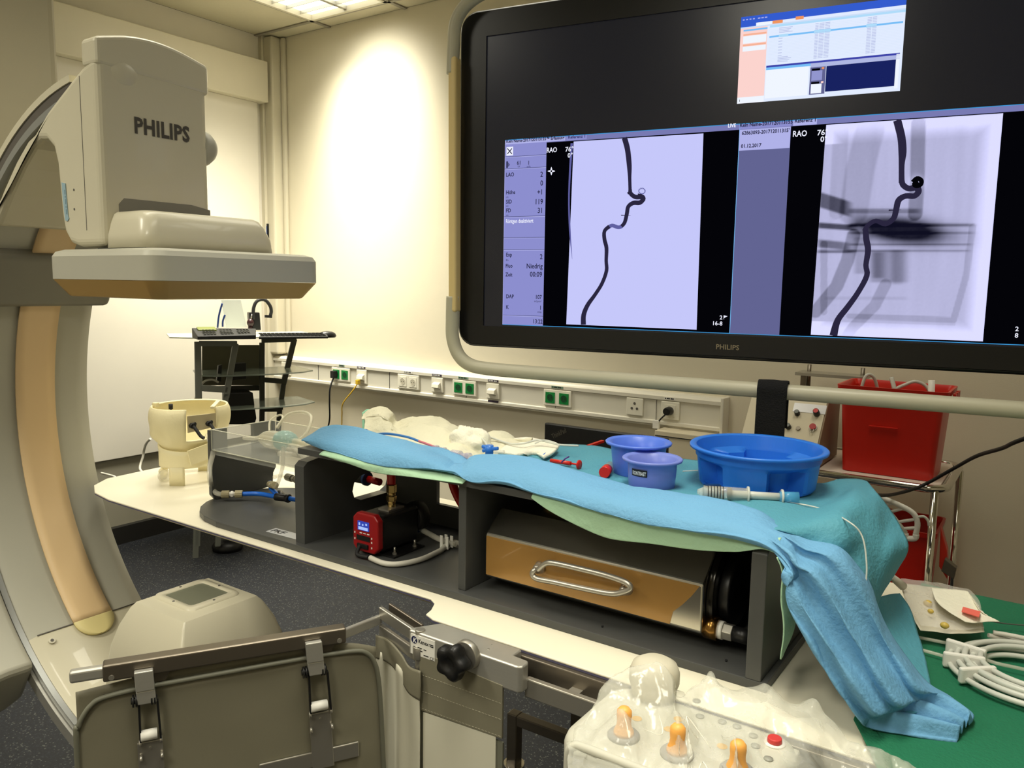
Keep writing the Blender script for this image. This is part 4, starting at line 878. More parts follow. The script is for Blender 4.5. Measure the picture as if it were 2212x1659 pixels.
mb = MB(); cols = []
for i in range(NU+1):
    for j in range(NZ+1):
        z = RZ0+(RZ1-RZ0)*j/NZ; ra = RA0+(RA1-RA0)*j/NZ; u = ra+(rb-ra)*i/NU; mb.v.append(mp(u, z, L0+.0015)); p = Vector((u, z)); cx_, cy_ = px_of(u, z); v = .80
        for c, w_, k in curves:
            dd_ = min(seg(p, c[q], c[q+1]) for q in range(len(c)-1)); v -= k*(1-ss(dd_, w_*.42, w_*.56))
        for a0, a1, b0, b1, sl, k in bands:
            yy = cy_-sl*(cx_-a0)*.35; s1 = 12 if b1-b0 < 30 else 16
            v -= k*ss(cx_, a0-18, a0+18)*(1-ss(cx_, a1-30, a1+30))*ss(yy, b0-s1*.5, b0+s1*.4)*(1-ss(yy, b1-s1*.4, b1+s1*.5))
        g = 1.15*math.exp(-((cx_-840)/190)**2-((cy_-1085-.10*(cx_-840))/52)**2)*ss(cx_, 560, 640); v -= min(.68, g)
        v += .35*math.exp(-((cx_-918)**2+(cy_-860)**2)/30**2)
        e = min(u-ra, rb-u, z-RZ0, RZ1-z); v += .30*(1-ss(e, .0, .045)) if (rb-u < .05 or RZ1-z < .04 or z-RZ0 < .03) else 0
        v += .03*noise.noise(Vector((u*60, z*4, 0)))+.012*noise.noise(Vector((u*200, z*200, 5)))
        if e <= 1e-6: v = min(v, .95)
        v = max(.08, min(1, v)); v = v*v
        cols.append((v*.74, v*.74, min(1, v*1.10+.008), 1))
for i in range(NU):
    for j in range(NZ): a = i*(NZ+1)+j; mb.f.append([a, a+NZ+1, a+NZ+2, a+1]); mb.m.append(0); mb.s.append(False)
mx = bpy.data.materials.new('xray_picture'); mx.use_nodes = True; nt = mx.node_tree; nt.nodes.clear()
at = nt.nodes.new('ShaderNodeVertexColor'); at.layer_name = 'grey'; e_ = nt.nodes.new('ShaderNodeEmission'); oo = nt.nodes.new('ShaderNodeOutputMaterial'); nt.links.new(at.outputs[0], e_.inputs[0]); nt.links.new(e_.outputs[0], oo.inputs[0])
xo = mb.build('reference_xray', mx, scr); ca_ = xo.data.color_attributes.new('grey', 'FLOAT_COLOR', 'POINT')
for k, c in enumerate(cols): ca_.data[k].color = c
s = Scr()
s.ribbon(W([(825, 568), (845, 650), (850, 720), (846, 780), (846, 862)]), (.0145, .0145, .0145, .0105, .0105), 'vessel', 6)
s.ribbon(W([(846, 845), (852, 872), (880, 890), (915, 885), (925, 905), (905, 925), (865, 925), (832, 945), (820, 990), (808, 1030), (770, 1056), (725, 1042), (688, 1062), (672, 1090)]), (.010, .0105, .011, .0125, .0115, .011, .011, .0115, .011, .0105, .010, .009, .009, .010), 'vessel', 6)
s.ribbon(W([(676, 1080), (680, 1130), (688, 1180), (678, 1250), (682, 1300), (640, 1380), (590, 1450), (545, 1510), (525, 1582)]), (.0105, .0115, .0115, .010, .0105, .0105, .0115, .0125, .0155), 'vessel', 6)
s.ribbon(W([(898, 860), (918, 842), (938, 852), (935, 872), (915, 878), (905, 868), (925, 858)]), (.0085,)*7, 'black', 7).ribbon(W([(785, 992), (845, 990)]), (.003, .0006), 'vessel', 7)
s.build('reference_vessel')
# worklist window
s = Scr(); a0, a1 = uz(1597, 130)[0], uz(1951, 100)[0]; t0, t1 = 1.8905, 2.0665; ww = a1-a0; hh = t1-t0
def q(x0, y0, x1, y1, c, l=1): s.r(a0+ww*x0, t1-hh*y1, a0+ww*x1, t1-hh*y0, c, l)
q(0, 0, 1, 1, 'app', 1); q(0, 0, 1, .085, 'blue', 2); q(0, .08, .10, .12, 'blue', 2); q(.10, .085, .2, .125, 'appw', 3); q(.205, .085, .27, .12, 'orange', 3); q(.35, .07, .40, .105, 'orange', 3)
q(0, .125, .175, 1, 'peach', 2); q(0, .12, 1, .135, 'stripe', 3); q(.19, .135, 1, .16, 'skyl', 3); q(.02, .15, .175, .17, 'sky', 3); q(.02, .20, .17, .22, 'peachd', 3); q(.02, .225, .17, .31, 'appw', 3); q(.02, .32, .17, .34, 'peachd', 3); q(.02, .345, .17, .40, 'appw', 3); q(0, .93, .175, 1, 'appw', 3); q(.015, .955, .018, .98, 'ink', 4)
q(.19, .255, .99, .275, 'sky', 3); q(.25, .25, .31, .28, 'skyl', 4); q(.47, .245, .57, .285, 'skyl', 4); q(.78, .245, .84, .285, 'skyl', 4)
for i in range(24):
    y = .175+i*.0165
    if i == 5: continue
    for x0, x1 in ((.475, .495), (.5, .53), (.535, .565), (.785, .81), (.815, .84)): q(x0, y, x1, y+.006, 'greyb', 4)
    if i < 4 or i > 19: q(.25, y, .335-.01*(i % 3), y+.006, 'greyb', 4)
    elif i % 2: q(.25, y, .275, y+.006, 'greyb', 4)
    q(.19, y+.009, .985, y+.0102, 'stripe', 3)
for i in range(7): q(.012+i*.022+(.01 if i > 3 else 0), .03, .024+i*.022+(.014 if i > 3 else 0), .043, 'lite', 4)
q(.18, .59, .985, .612, 'navy2', 3); q(.18, .612, .46, .64, 'sky', 3); q(.46, .612, .985, .66, 'greyb', 3); q(.18, .64, .45, .965, 'appw', 3); q(.46, .66, .555, .965, 'panel', 4); q(.558, .66, .965, .945, 'navy', 4)
q(.47, .70, .535, .81, 'thumb', 5); q(.47, .675, .52, .70, 'black', 5); q(.53, .668, .545, .69, 'orange', 5); q(.47, .85, .535, .955, 'appw', 5); q(.47, .825, .52, .848, 'black', 5); q(.53, .825, .545, .845, 'peach', 5); q(.965, .60, .985, .97, 'appw', 3)
s.build('worklist_window')
# carrying frame of the monitor
def h(x, y, d=.03): p = Pl(x, y, MO+MN*d, MN); return p
def hu(p): return (p-MO).dot(MU)
zt1 = h(1500, -75).z; zb1 = h(2212, 886).z
pts = [mp(1.30, zt1, .03), h(1500, -75), h(1150, -50), h(1060, -22), h(1010, 8), h(985, 48), h(980, 100), h(978, 160)]
pts = [mp(1.43, 1.75, .03), mp(1.43, zt1-.10, .03), mp(1.405, zt1-.03, .03)]+pts
mb = MB(); mb.tube(cr(pts, 8), .0155, 16)
path = cr([h(978, 640), h(977, 690), h(978, 730), h(990, 765), (h(1012, 786)), h(1050, 796), h(1150, 805)], 8)+[h(1500, 832), h(2212, 886)]+cr([mp(1.30, zb1, .03), mp(1.38, zb1+.01, .03), mp(1.42, zb1+.05, .03), mp(1.43, zb1+.12, .03), mp(1.43, 1.75, .03)], 8)
mb.tube(path, .0168, 18); mb.build('carrying_frame', M_handle, mo)
MB().bar(h(982, 124), h(982, 674), .022, .03, up=MN).build('grip', M_grip, mo, bevel=.006, seg=3)
mb = MB(); mb.cyl(mp(.68, 2.1, -.10), mp(.68, CEIL-.03, -.10), .05, n=24); mb.bar(mp(.2, 1.9, -.11), mp(1.2, 1.9, -.11), .06, .2); mb.build('hanger', M_creamd, mo)
# black strap over the frame
cb = h(1670, 845)
du = (h(1700, 847)-h(1640, 843)).normalized(); hw = (h(1702, 847)-h(1638, 842)).length/2
rows = []
for t in [i/24 for i in range(25)]:
    if t < .5: a = math.pi*(1-t/.5*.999); 
    pass
prof = [(-.024, .10), (-.0205, .05)]
prof = []
for i in range(6): prof.append((.0195+.002*math.sin(i), -.108+.105*i/5))
for i in range(1, 12): a = math.pi*i/12; prof.append((.0195*math.cos(a), .0205*math.sin(a)))
for i in range(5): prof.append((-.0195, -.001-.08*i/4))
rows = [[cb+du*(hw*s_)+MN*x+MZ*(z+.0006*math.sin(s_*9+z*60)) for x, z in prof] for s_ in (-1, -.9, -.5, 0, .5, .9, 1)]
tag(MB().grid(rows).build('hanging_strap', M_strap, solid=.004), 'black hook-and-loop strap folded over the beige monitor frame bar', 'strap')
# ------------------------------------------------------------------ drapes on the bench
SH = ST+.014   # shelf top
def rowz(ps, z): return [Zp(x, y, z) for x, y in ps]
# turquoise under-drape lying on the shelf and falling over its right end
T1 = SH+.004
rows = []
for x, yb in ((-1.16, 1.50), (-1.05, 1.53), (-.95, 1.55), (-.85, 1.555), (-.75, 1.56), (-.65, 1.56), (-.55, 1.555), (-.45, 1.55), (-.36, 1.53)):
    rows.append([Vector((x, 1.19+(yb-1.19)*t, T1+.003*math.sin(x*23+t*9)+.002)) for t in (0, .25, .5, .75, 1)])
E1 = Vector(Yp(1860, 1036, 1.44))
def col(front, back, k=5): f_, b_ = Vector(front), Vector(back); return [f_.lerp(b_, i/(k-1)) for i in range(k)]
rows.append([Vector((-.325, 1.19, T1)), Vector((-.325, 1.28, T1+.001)), Vector((-.32, 1.38, T1+.002)), Vector((-.31, 1.48, T1)), Zp(1815, 1036, T1)])
rows.append([Yp(1738, 1170, 1.225), Yp(1800, 1120, 1.27), Yp(1825, 1095, 1.33), Yp(1845, 1068, 1.42), Zp(1862, 1037, T1-.002)])
rows.append([Yp(1755, 1210, 1.225), Yp(1830, 1160, 1.26), Yp(1860, 1130, 1.33), Yp(1885, 1098, 1.40), Yp(1893, 1062, 1.50)])
rows.append([Yp(1765, 1255, 1.225), Yp(1845, 1200, 1.27), Yp(1880, 1175, 1.32), Yp(1912, 1142, 1.40), Yp(1930, 1108, 1.48)])
rows.append([Yp(1785, 1310, 1.225), Yp(1855, 1270, 1.25), Yp(1890, 1235, 1.31), Yp(1925, 1190, 1.36), Yp(1962, 1178, 1.42)])
rows.append([Yp(1800, 1370, 1.225), Yp(1860, 1310, 1.25), Yp(1885, 1290, 1.30), Yp(1915, 1255, 1.36), Yp(1937, 1232, 1.41)])
rows.append([Yp(1830, 1410, 1.225), Yp(1868, 1340, 1.25), Yp(1885, 1315, 1.30), Yp(1897, 1292, 1.35), Yp(1903, 1285, 1.38)])
mb = sheet(rows, 6, 6, .004, 9, 1, crease=.006)
tag(mb.build('turquoise_drape', M_turq, solid=.0015, off=0), 'turquoise surgical drape under the bowls, falling over the right end of the bench', 'drape')
rows = [[Zp(1870, 1300, 1.0), Zp(1900, 1290, 1.0), Zp(1925, 1283, .99), Zp(1943, 1282, .98)],
        [Zp(1880, 1350, .97), Zp(1910, 1340, .97), Zp(1940, 1325, .965), Zp(1966, 1318, .96)],
        [Zp(1900, 1420, .94), Zp(1930, 1405, .945), Zp(1960, 1395, .94), Zp(1988, 1382, .935)],
        [Zp(1920, 1490, .925), Zp(1950, 1480, .93), Zp(1975, 1470, .925), Zp(2002, 1460, .92)],
        [Zp(1930, 1560, .91), Zp(1965, 1550, .915), Zp(1995, 1540, .915), Zp(2014, 1535, .912)]]
tag(sheet(rows, 6, 5, .004, 10, 5, crease=.006).build('turquoise_drape', M_turq, solid=.0015, off=0), 'loose turquoise drape corner on the green cloth behind the light blue drape', 'drape')
# light blue over-drape: rolled along the front edge, bundled down over the right end
st = [((662, 940, 1.215), (661, 962, 1.19)), ((700, 917, 1.235), (700, 975, 1.17)), ((745, 914, 1.25), (790, 1000, 1.158)), ((820, 931, 1.25), (850, 1012, 1.158)), ((900, 958, 1.24), (930, 1016, 1.158)), ((962, 985, 1.23), (978, 1024, 1.16)),
      ((992, 1003, 1.205), (1003, 1040, 1.155)), ((1022, 983, 1.22), (1030, 1047, 1.152)), ((1070, 978, 1.235), (1090, 1049, 1.153)), ((1145, 984, 1.235), (1180, 1077, 1.152)), ((1240, 1013, 1.235), (1290, 1107, 1.150)), ((1330, 1041, 1.23), (1400, 1136, 1.148)),
      ((1430, 1066, 1.225), (1500, 1152, 1.145)), ((1530, 1079, 1.22), (1600, 1172, 1.142)), ((1625, 1098, 1.215), (1665, 1195, 1.138))]
rows = []
for (x0, y0, v0), (x1, y1, v1) in st:
    a, b = Yp(x0, y0, v0), Yp(x1, y1, v1)
    back = Vector((a.x+.01, a.y+.05, SH+.006)); m = a.lerp(b, .5)+Vector((.004, -.018, .006))
    row = [back, back.lerp(a, .55)+Vector((0, 0, .008)), a]
    for u in (.1, .22, .34, .45, .56, .67, .78, .9): row.append(a.lerp(b, u)+Vector((.002, -.017*math.sin(math.pi*u)-.003, .006*math.sin(math.pi*u))))
    rows.append(row+[b, b+Vector((0, .02, .002)), b+Vector((0, .05, .006))])
hang = [((1700, 1135, 1.21), (1700, 1235, 1.125)), ((1745, 1160, 1.21), (1690, 1262, 1.115)), ((1815, 1178, 1.21), (1688, 1290, 1.11)), ((1862, 1235, 1.21), (1706, 1335, 1.105)), ((1895, 1310, 1.21), (1740, 1385, 1.10)), ((1922, 1370, 1.21), (1785, 1452, 1.10)), ((1955, 1425, 1.205), (1825, 1512, 1.10)),
        ((1992, 1478, 1.20), (1858, 1555, 1.11))]
for (x0, y0, v0), (x1, y1, v1) in hang:
    a, b = Yp(x0, y0, v0), Yp(x1, y1, v1); k = len(rows); o = []
    back = a+Vector((.0, .05, -.02)); row = [back, back.lerp(a, .55), a]
    hk = k-15
    for q, u in enumerate((.1, .22, .34, .45, .56, .67, .78, .9)):
        off = .022*math.sin(math.pi*u)+.013*math.sin(q*2.05+hk*.35)*(1 if hk else .5)
        row.append(a.lerp(b, u)+Vector((.35*off, -off, .25*off)))
    rows.append(row+[b, b+Vector((.01, .03, .0)), b+Vector((.03, .06, -.004))])
for (x0, y0, z0), (x1, y1, z1) in (((2045, 1515, .925), (1880, 1574, .905)), ((2098, 1550, .915), (1990, 1592, .902)), ((2092, 1566, .908), (2066, 1603, .90))):
    a, b = Zp(x0, y0, z0), Zp(x1, y1, z1)
    rows.append([a+Vector((0, .02, -.004)), a+Vector((0, .01, 0)), a]+[a.lerp(b, u)+Vector((0, 0, .010+.009*math.sin(q*2.05+2.6))) for q, u in enumerate((.1, .22, .34, .45, .56, .67, .78, .9))]+[b, b+Vector((0, .01, -.002)), b+Vector((.005, .02, -.002))])
mb = sheet(rows, 7, 4, .005, 9, 3, crease=.010)
tag(mb.build('light_blue_drape', M_lblue, solid=.0015, off=0), 'light blue surgical drape rolled along the bench front and hanging bunched at its right end', 'drape')
# knotted folds where the drape bunches
def tuft(name, rows, m_, lab, cat='drape', amp=.003, cz=.006, seed=0, parent=None):
    ob = sheet(rows, 6, 6, amp, 14, seed, crease=cz).build(name, m_, parent, solid=.0012, off=0)
    if parent is None: tag(ob, lab, cat)
    return ob
# green absorbent pads under the drapes
rows = [[Yp(680, 962, 1.21), Yp(692, 985, 1.162)], [Yp(740, 975, 1.21), Yp(745, 1000, 1.155)], [Yp(800, 990, 1.21), Yp(810, 1022, 1.152)], [Yp(870, 1000, 1.21), Yp(880, 1030, 1.15)], [Yp(930, 1008, 1.21), Yp(940, 1038, 1.15)], [Yp(985, 1015, 1.21), Yp(997, 1046, 1.15)]]
rows = [[Vector((b.x, 1.21, SH+.003)), Vector((b.x, 1.172, SH+.003)), Vector((b.x, 1.157, SH-.004)), b+Vector((0, .002, 0))] for a, b in rows]
tag(sheet(rows, 6, 5, .002, 14, 8, crease=.002).build('absorbent_pad', M_pad, solid=.002, off=0), 'pale green absorbent pad peeking out below the blue drape over the left bay', 'pad')
rows = [(0, Yp(x, y, v)) for x, y, v in ((1148, 1076, 1.157), (1182, 1100, 1.157), (1232, 1128, 1.157), (1310, 1162, 1.157), (1400, 1174, 1.157), (1500, 1188, 1.157), (1590, 1192, 1.155), (1645, 1186, 1.150), (1676, 1196, 1.147))]
rows = [[Vector((b.x, 1.178, SH+.001)), Vector((b.x, 1.168, SH+.001)), Vector((b.x, 1.160, SH-.003)), b.lerp(Vector((b.x, 1.159, SH)), .4), b] for a, b in rows]
tag(sheet(rows, 6, 6, .002, 14, 9, crease=.003).build('absorbent_pad', M_pad, solid=.002, off=0), 'long white-green absorbent pad hanging over the heater bay under the blue drape', 'pad')
rows = [[Yp(1680, 1203, 1.134), Yp(1692, 1236, 1.134), Yp(1690, 1300, 1.134), Yp(1694, 1360, 1.134), Yp(1690, 1425, 1.134)], [Yp(1690, 1212, 1.16), Yp(1706, 1250, 1.16), Yp(1708, 1310, 1.16), Yp(1706, 1360, 1.16), Yp(1693, 1420, 1.16)], [Yp(1698, 1225, 1.20), Yp(1716, 1262, 1.20), Yp(1725, 1310, 1.2), Yp(1718, 1360, 1.2), Yp(1700, 1400, 1.2)]]
tag(sheet(rows, 6, 6, .002, 14, 10, crease=.003).build('absorbent_pad', M_pad, solid=.002, off=0), 'pale mint absorbent pad hanging down the right end board of the bench', 'pad')
# crumpled white pad and gauze behind the roll
top = [(785, 893), (800, 884), (830, 880), (848, 892), (858, 912), (885, 898), (930, 897), (965, 905), (1000, 922), (1040, 932), (1090, 935), (1125, 948), (1160, 958)]
bot = [(785, 935), (800, 935), (830, 945), (850, 952), (862, 957), (890, 965), (930, 975), (965, 985), (1000, 990), (1040, 985), (1080, 978), (1110, 975), (1140, 970)]
rows = []
for (x0, y0), (x1, y1) in zip(top, bot):
    b = Zp(x1, y1, SH+.012); a = Yp(x0, y0, 1.47); m = a.lerp(b, .5)+Vector((0, 0, .012))
    rows.append([a+Vector((0, .015, -.02)), a, a.lerp(b, .3)+Vector((0, -.012, .008)), m, b])
tag(sheet(rows, 6, 6, .008, 16, 12, crease=.014).build('crumpled_pad', M_padw, solid=.0015, off=0), 'crumpled white absorbent pad standing up behind the blue roll', 'pad')
rows = [[Yp(783, 892, 1.47), Yp(783, 912, 1.45), Yp(784, 935, 1.42)], [Yp(792, 884, 1.465), Yp(791, 912, 1.445), Yp(792, 936, 1.415)], [Yp(800, 884, 1.46), Yp(801, 912, 1.43), Yp(800, 936, 1.41)]]
tag(sheet(rows, 5, 5, .002, 30, 2).build('pad_border', mat('mint_border', (150, 214, 184), .7), solid=.001, off=0), 'mint green folded edge strip at the left end of the crumpled white pad', 'pad edge')
def clump(name, c, rx, ry, rz, m_, lab, cat, seed, amp=.35, n=40, parent=None):
    mb = MB(); rows = []
    for i in range(n//2+1):
        r = []
        for j in range(n+1):
            th, ph = math.pi*i/(n//2), 2*math.pi*(j % n)/n
            d_ = Vector((math.sin(th)*math.cos(ph), math.sin(th)*math.sin(ph), math.cos(th)))
            k = 1+amp*(noise.fractal(d_*1.7+Vector((seed, 0, 0)), 1, 2, 4)+.6*(.5-abs(noise.noise(d_*3+Vector((0, seed, 0))))))
            z = d_.z*rz*k; r.append(Vector(c)+Vector((d_.x*rx*k, d_.y*ry*k, max(z, -rz*.45))))
        rows.append(r)
    mb.grid(rows); return tag(mb.build(name, m_), lab, cat)
clump('gauze_swab', Yp(1012, 962, 1.36), .058, .035, .034, M_gauze, 'crumpled white gauze swab lying against the crumpled pad', 'gauze', 3)
clump('gauze_swab', Yp(1002, 946, 1.37), .025, .02, .024, M_gauze, 'small upright tuft of white gauze on top of the crumpled swab', 'gauze', 5)
# folded compress with curled front edge
cp = [[(1110, 952), (1145, 950), (1180, 958), (1208, 966)], [(1100, 962), (1140, 962), (1180, 970), (1203, 975)], [(1085, 972), (1130, 975), (1165, 978), (1190, 985)], [(1076, 980), (1120, 986), (1150, 980), (1175, 992)]]
rows = [[Zp(x, y, SH+.022-.003*i+(.006*math.sin(j*2.2) if i == 3 else 0)) for j, (x, y) in enumerate(r)] for i, r in enumerate(cp)]
ob = tag(sheet(rows, 6, 6, .0012, 20, 4).build('folded_compress', M_gauze, solid=.006, off=-1), 'folded white compress with a curled front edge on the turquoise drape', 'compress')
# ------------------------------------------------------------------ bowls
def bowl(name, c, R1, R2, H, m_, lab, rim=.006, lip=.9, group=None):
    c = Vector(c); t = thing(name, lab, 'bowl', c)
    pr = [(.0005, .003), (R2*.9, .003), (R2, .004), (R2+(R1-rim*2-R2)*.5, H*.5), (R1-rim*2, H-.003), (R1-rim*.4, H), (R1, H-.002), (R1-rim*.2, H-.0055), (R1-rim*1.7, H-.006), (R2+.0025+(R1-rim*2-R2)*.5, H*.5), (R2+.002, .002), (R2, 0), (.0005, 0)]
    MB().lathe(pr, c, 64).build('bowl_body', m_, t); return t
def ctr(xl, xr, y, Y, z):
    a, b = Yp(xl, y, Y), Yp(xr, y, Y); return (a.x+b.x)/2, (b.x-a.x)/2
ZB = T1+.004
# positions from their rims
def bowl_at(name, px0, px1, py_bottom, pyc, m_, lab, H, R2k, Y):
    bx = Yp((px0+px1)/2, pyc, Y); k = (bx-CP).dot(F); r = (px1-px0)/2*k/FPX*.985
    return bowl(name, (bx.x, Y, ZB), r, r*R2k, H, m_, lab), r, bx
t, r, bx = bowl_at('contrast_bowl', 1343, 1475, 1060, 1002, M_bowl2, 'small pale violet-blue bowl with the black KONTRAST label', .0545, .72, 1.31); KB = (t, r)
t2, r2, bx2 = bowl_at('rinse_bowl', 1307, 1452, 1050, 962, M_bowl, 'medium violet-blue bowl without label behind the labelled small bowl', .064, .70, 1.39)
# label bent round the small bowl
t, r = KB; c = world_loc(t); mb = MB(); mt = MB()
def bw(a, z, e=0): rr = r*.72+.0028+(r*.99-.012-r*.72)*z/.0545+e; return Vector((c.x+rr*math.cos(a), c.y+rr*math.sin(a), c.z+z))
a0 = math.radians(243); a1 = math.radians(284)
for z0, z1 in ((.026, .0385),): mb.grid([[bw(a0+(a1-a0)*i/10, z0+.0005*0, .0012), bw(a0+(a1-a0)*i/10, z1, .0012)] for i in range(11)])
lb = mb.build('bowl_label', M_ink, t)
x = MB().text('KONTRAST', (0, 0, 0), (1, 0, 0), (0, 0, 1), .0098, bold=.0002); L_ = max(p.x for p in x.v)
x.v = [bw(a0+(a1-a0)*(.08+.86*p.x/L_), .0285+p.z, .0018) for p in x.v]; x.build('lettering', M_inkw, lb)
# big basin with stepped wall and handle niches
Y = 1.45; bx = Yp(1638, 962, Y); k = (bx-CP).dot(F); r = 292/2*k/FPX*.99; c = Vector((bx.x, Y, ZB)); H = bx.z-ZB
bs = thing('wash_basin', 'large round bright blue basin with handle niches at the right end of the shelf', 'basin', c)
pr = [(.0005, .004), (r*.78, .004), (r*.82, .008), (r*.845, H*.60), (r*.86, H*.68), (r*.90, H-.002), (r*.98, H), (r, H-.002), (r*.995, H-.006), (r*.915, H-.008), (r*.905, H*.72), (r*.885, H*.69), (r*.878, H*.60), (r*.84, .004), (r*.82, 0), (.0005, 0)]
mb = MB(); n = 96; ang = [2*math.pi*j/n for j in range(n)]
def niche(a):
    d = math.degrees(a) % 360; f = 0
    for c_, w_ in ((236, 15), (318, 16), (140, 15), (50, 15)):
        q_ = abs((d-c_+180) % 360-180)
        if q_ < w_: f = max(f, 1)
        elif q_ < w_+3.8: f = max(f, 1-(q_-w_)/3.8)
    return f
for i, (rr, z) in enumerate(pr):
    for a in ang:
        q_ = rr
        if i in (12, 13, 2, 3): q_ = rr-.030*niche(a)
        if i == 12: z_ = z-.006*niche(a)
        else: z_ = z
        mb.v.append(c+Vector((q_*math.cos(a), q_*math.sin(a), z_)))
for i in range(len(pr)-1):
    for j in range(n): mb.f.append([i*n+j, i*n+(j+1) % n, (i+1)*n+(j+1) % n, (i+1)*n+j]); mb.m.append(0); mb.s.append(i in (3, 5, 6, 7, 8) or (i > 9 and i < 12))
mb.build('basin_body', M_basin, bs, bevel=0)
# ------------------------------------------------------------------ syringes and small items
def axis(a, b): a, b = Vector(a), Vector(b); return a, b, (b-a)
a, b, d = axis(Zp(1506, 1062, ZB+.012), Zp(1728, 1076, ZB+.010))
sy = thing('large_syringe', 'large clear syringe with blue tip cap lying in front of the blue basin', 'syringe', a)
MB().cyl(a, a+d*.06, .004, .009, n=16).cyl(a+d*.06, a+d*.50, .0115, n=24).build('barrel', M_clear, sy)
MB().cyl(a+d*.06, a+d*.2, .0085, n=20).build('fluid', mat('pale_fluid', (170, 200, 215), .1, alpha=.5), sy)
MB().cyl(a+d*.30, a+d*.335, .0105, n=20).build('piston', M_blackr, sy)
MB().cyl(a+d*.335, a+d*.82, .0065, n=14).build('plunger', M_coil, sy)
MB().lathe([(.0005, 0), (.0145, 0), (.0145, .003), (.0005, .003)], a+d*.49, 24, ax=d).build('flange', M_coil, sy)
MB().lathe([(.0005, 0), (.013, 0), (.013, .003), (.0005, .003)], a+d*.82, 24, ax=d).build('thumb_rest', M_coil, sy)
mb = MB()
for i in range(6): mb.lathe([(.0118, 0), (.0118, .0012)], a+d*(.1+i*.03), 16, ax=d)
mb.build('scale_marks', M_ink, sy)
MB().cyl(a+d*.80, a+d*.985, .009, .0105, n=20).build('blue_sleeve', mat('sky_plastic', (92, 178, 224), .2, alpha=.6), sy)
MB().bar(a+d*.06+Vector((0, .006, .010)), a+d*.2+Vector((0, .012, .010)), .012, .004).build('tip_cap', mat('navy_plastic', (16, 50, 96), .4), sy)
def rsyr(a, b, lab):
    a, b, d = axis(a, b); t = thing('red_syringe', lab, 'syringe', a)
    MB().cyl(a, a+d*.7, .0042, n=14).build('barrel', M_redp, t); MB().lathe([(.0005, 0), (.0095, 0), (.0095, .002), (.0005, .002)], a+d*.97, 20, ax=d).build('thumb_rest', M_redp, t)
    MB().cyl(a+d*.7, a+d*.97, .002, n=8).build('plunger', M_redp, t)
    mb = MB(); q_ = a+d*.5; mb.tube([q_+Vector((-.006, -.004, .0)), q_+Vector((0, 0, .008)), q_+Vector((.007, .004, .013))], .0015, 6); mb.build('clip', mat('violet_plastic', (74, 40, 120), .4), t)
rsyr(Zp(1190, 995, ZB+.008), Zp(1252, 1004, ZB+.010), 'slim red syringe half hidden behind the light blue roll')
a, b, d = axis(Zp(1306, 1020, ZB+.011), Zp(1325, 1000, ZB+.011)); d = d.normalized()*.055
t = thing('red_syringe', 'short clear and red syringe pointing at the violet-blue bowls', 'syringe', a)
MB().cyl(a, a+d, .0095, n=20).build('barrel', M_clear, t); MB().cyl(a-d*.05, a+d*.45, .0105, n=20).build('red_cap', M_redp, t)
# catheter line with haemostatic valve and stopcock
Z3 = SH+.03
hub = Yp(988, 982, 1.26)
ln = thing('catheter_line', 'blue and pink catheter line with clear connectors running over the blue roll', 'catheter', Yp(800, 940, 1.3))
MB().tube(cr([Yp(812, 938, 1.30), Yp(840, 937, 1.29), Yp(880, 944, 1.285), Yp(905, 953, 1.28)], 8), .0028, 8).build('line_tube', mat('line_blue', (62, 118, 180), .3), ln)
MB().tube(cr([Yp(905, 953, 1.28), Yp(925, 960, 1.275), Yp(942, 967, 1.27)], 8), .0028, 8).build('line_tube', mat('line_pink', (196, 110, 120), .3), ln)
a, b = Yp(936, 964, 1.27), Yp(968, 974, 1.265); d = b-a; mb = MB()
for t0, t1, rr in ((0, .2, .003), (.2, .32, .005), (.32, .7, .0035), (.7, .82, .0055), (.82, 1, .003)): mb.cyl(a+d*t0, a+d*t1, rr, n=14)
mb.build('luer_connector', mat('clear_violet', (190, 180, 205), .1, alpha=.38), ln)
a, b = Yp(978, 982, 1.255), Yp(1008, 985, 1.25); d = b-a; mb = MB(); mb.cyl(a, a+d*.55, .0105, .0095, n=20); mb.cyl(a+d*.55, b, .005, n=14); mb.cyl(b, b+d*.25, .007, n=14); mb.build('valve_body', mat('clear_violet', (190, 180, 205), .1, alpha=.38), ln)
t = thing('stopcock', 'bright blue three-way stopcock behind the light blue roll', 'stopcock', Yp(1055, 975, 1.27))
c = Yp(1057, 970, 1.28); mb = MB(); mb.cyl(c+Vector((0, 0, -.01)), c+Vector((0, 0, .008)), .0085, n=18); mb.build('body', mat('stopcock_blue', (52, 118, 206), .3), t)
mb = MB()
for a_, l in ((160, .02), (215, .018), (20, .022)): q_ = c+Vector((math.cos(math.radians(a_))*l, .3*math.sin(math.radians(a_))*l, .5*math.sin(math.radians(a_))*l)); mb.bar(c, q_, .008, .007)
mb.build('lever', mat('stopcock_blue', (52, 118, 206), .3), t, bevel=.002)
MB().cyl(c+Vector((.012, .0, -.004)), c+Vector((.034, .004, -.002)), .004, n=12).build('luer_port', M_clear, t)
tag(MB().tube(cr([Yp(1035, 940, 1.38), Yp(1048, 955, 1.33), Yp(1056, 968, 1.285)], 6), .0022, 8).build('clear_line', M_coil), 'short clear line from the gauze to the blue stopcock', 'tubing')
tag(MB().tube(cr([Yp(1032, 938, 1.40), Yp(1060, 945, 1.40), Yp(1100, 958, 1.39), Yp(1130, 958, 1.39), Yp(1160, 951, 1.42), Yp(1185, 955, 1.42), Yp(1210, 961, 1.42), Yp(1250, 963, 1.43)], 8), .0022, 8).build('clear_line', M_coil), 'thin white infusion line looping over the folded compress', 'tubing')
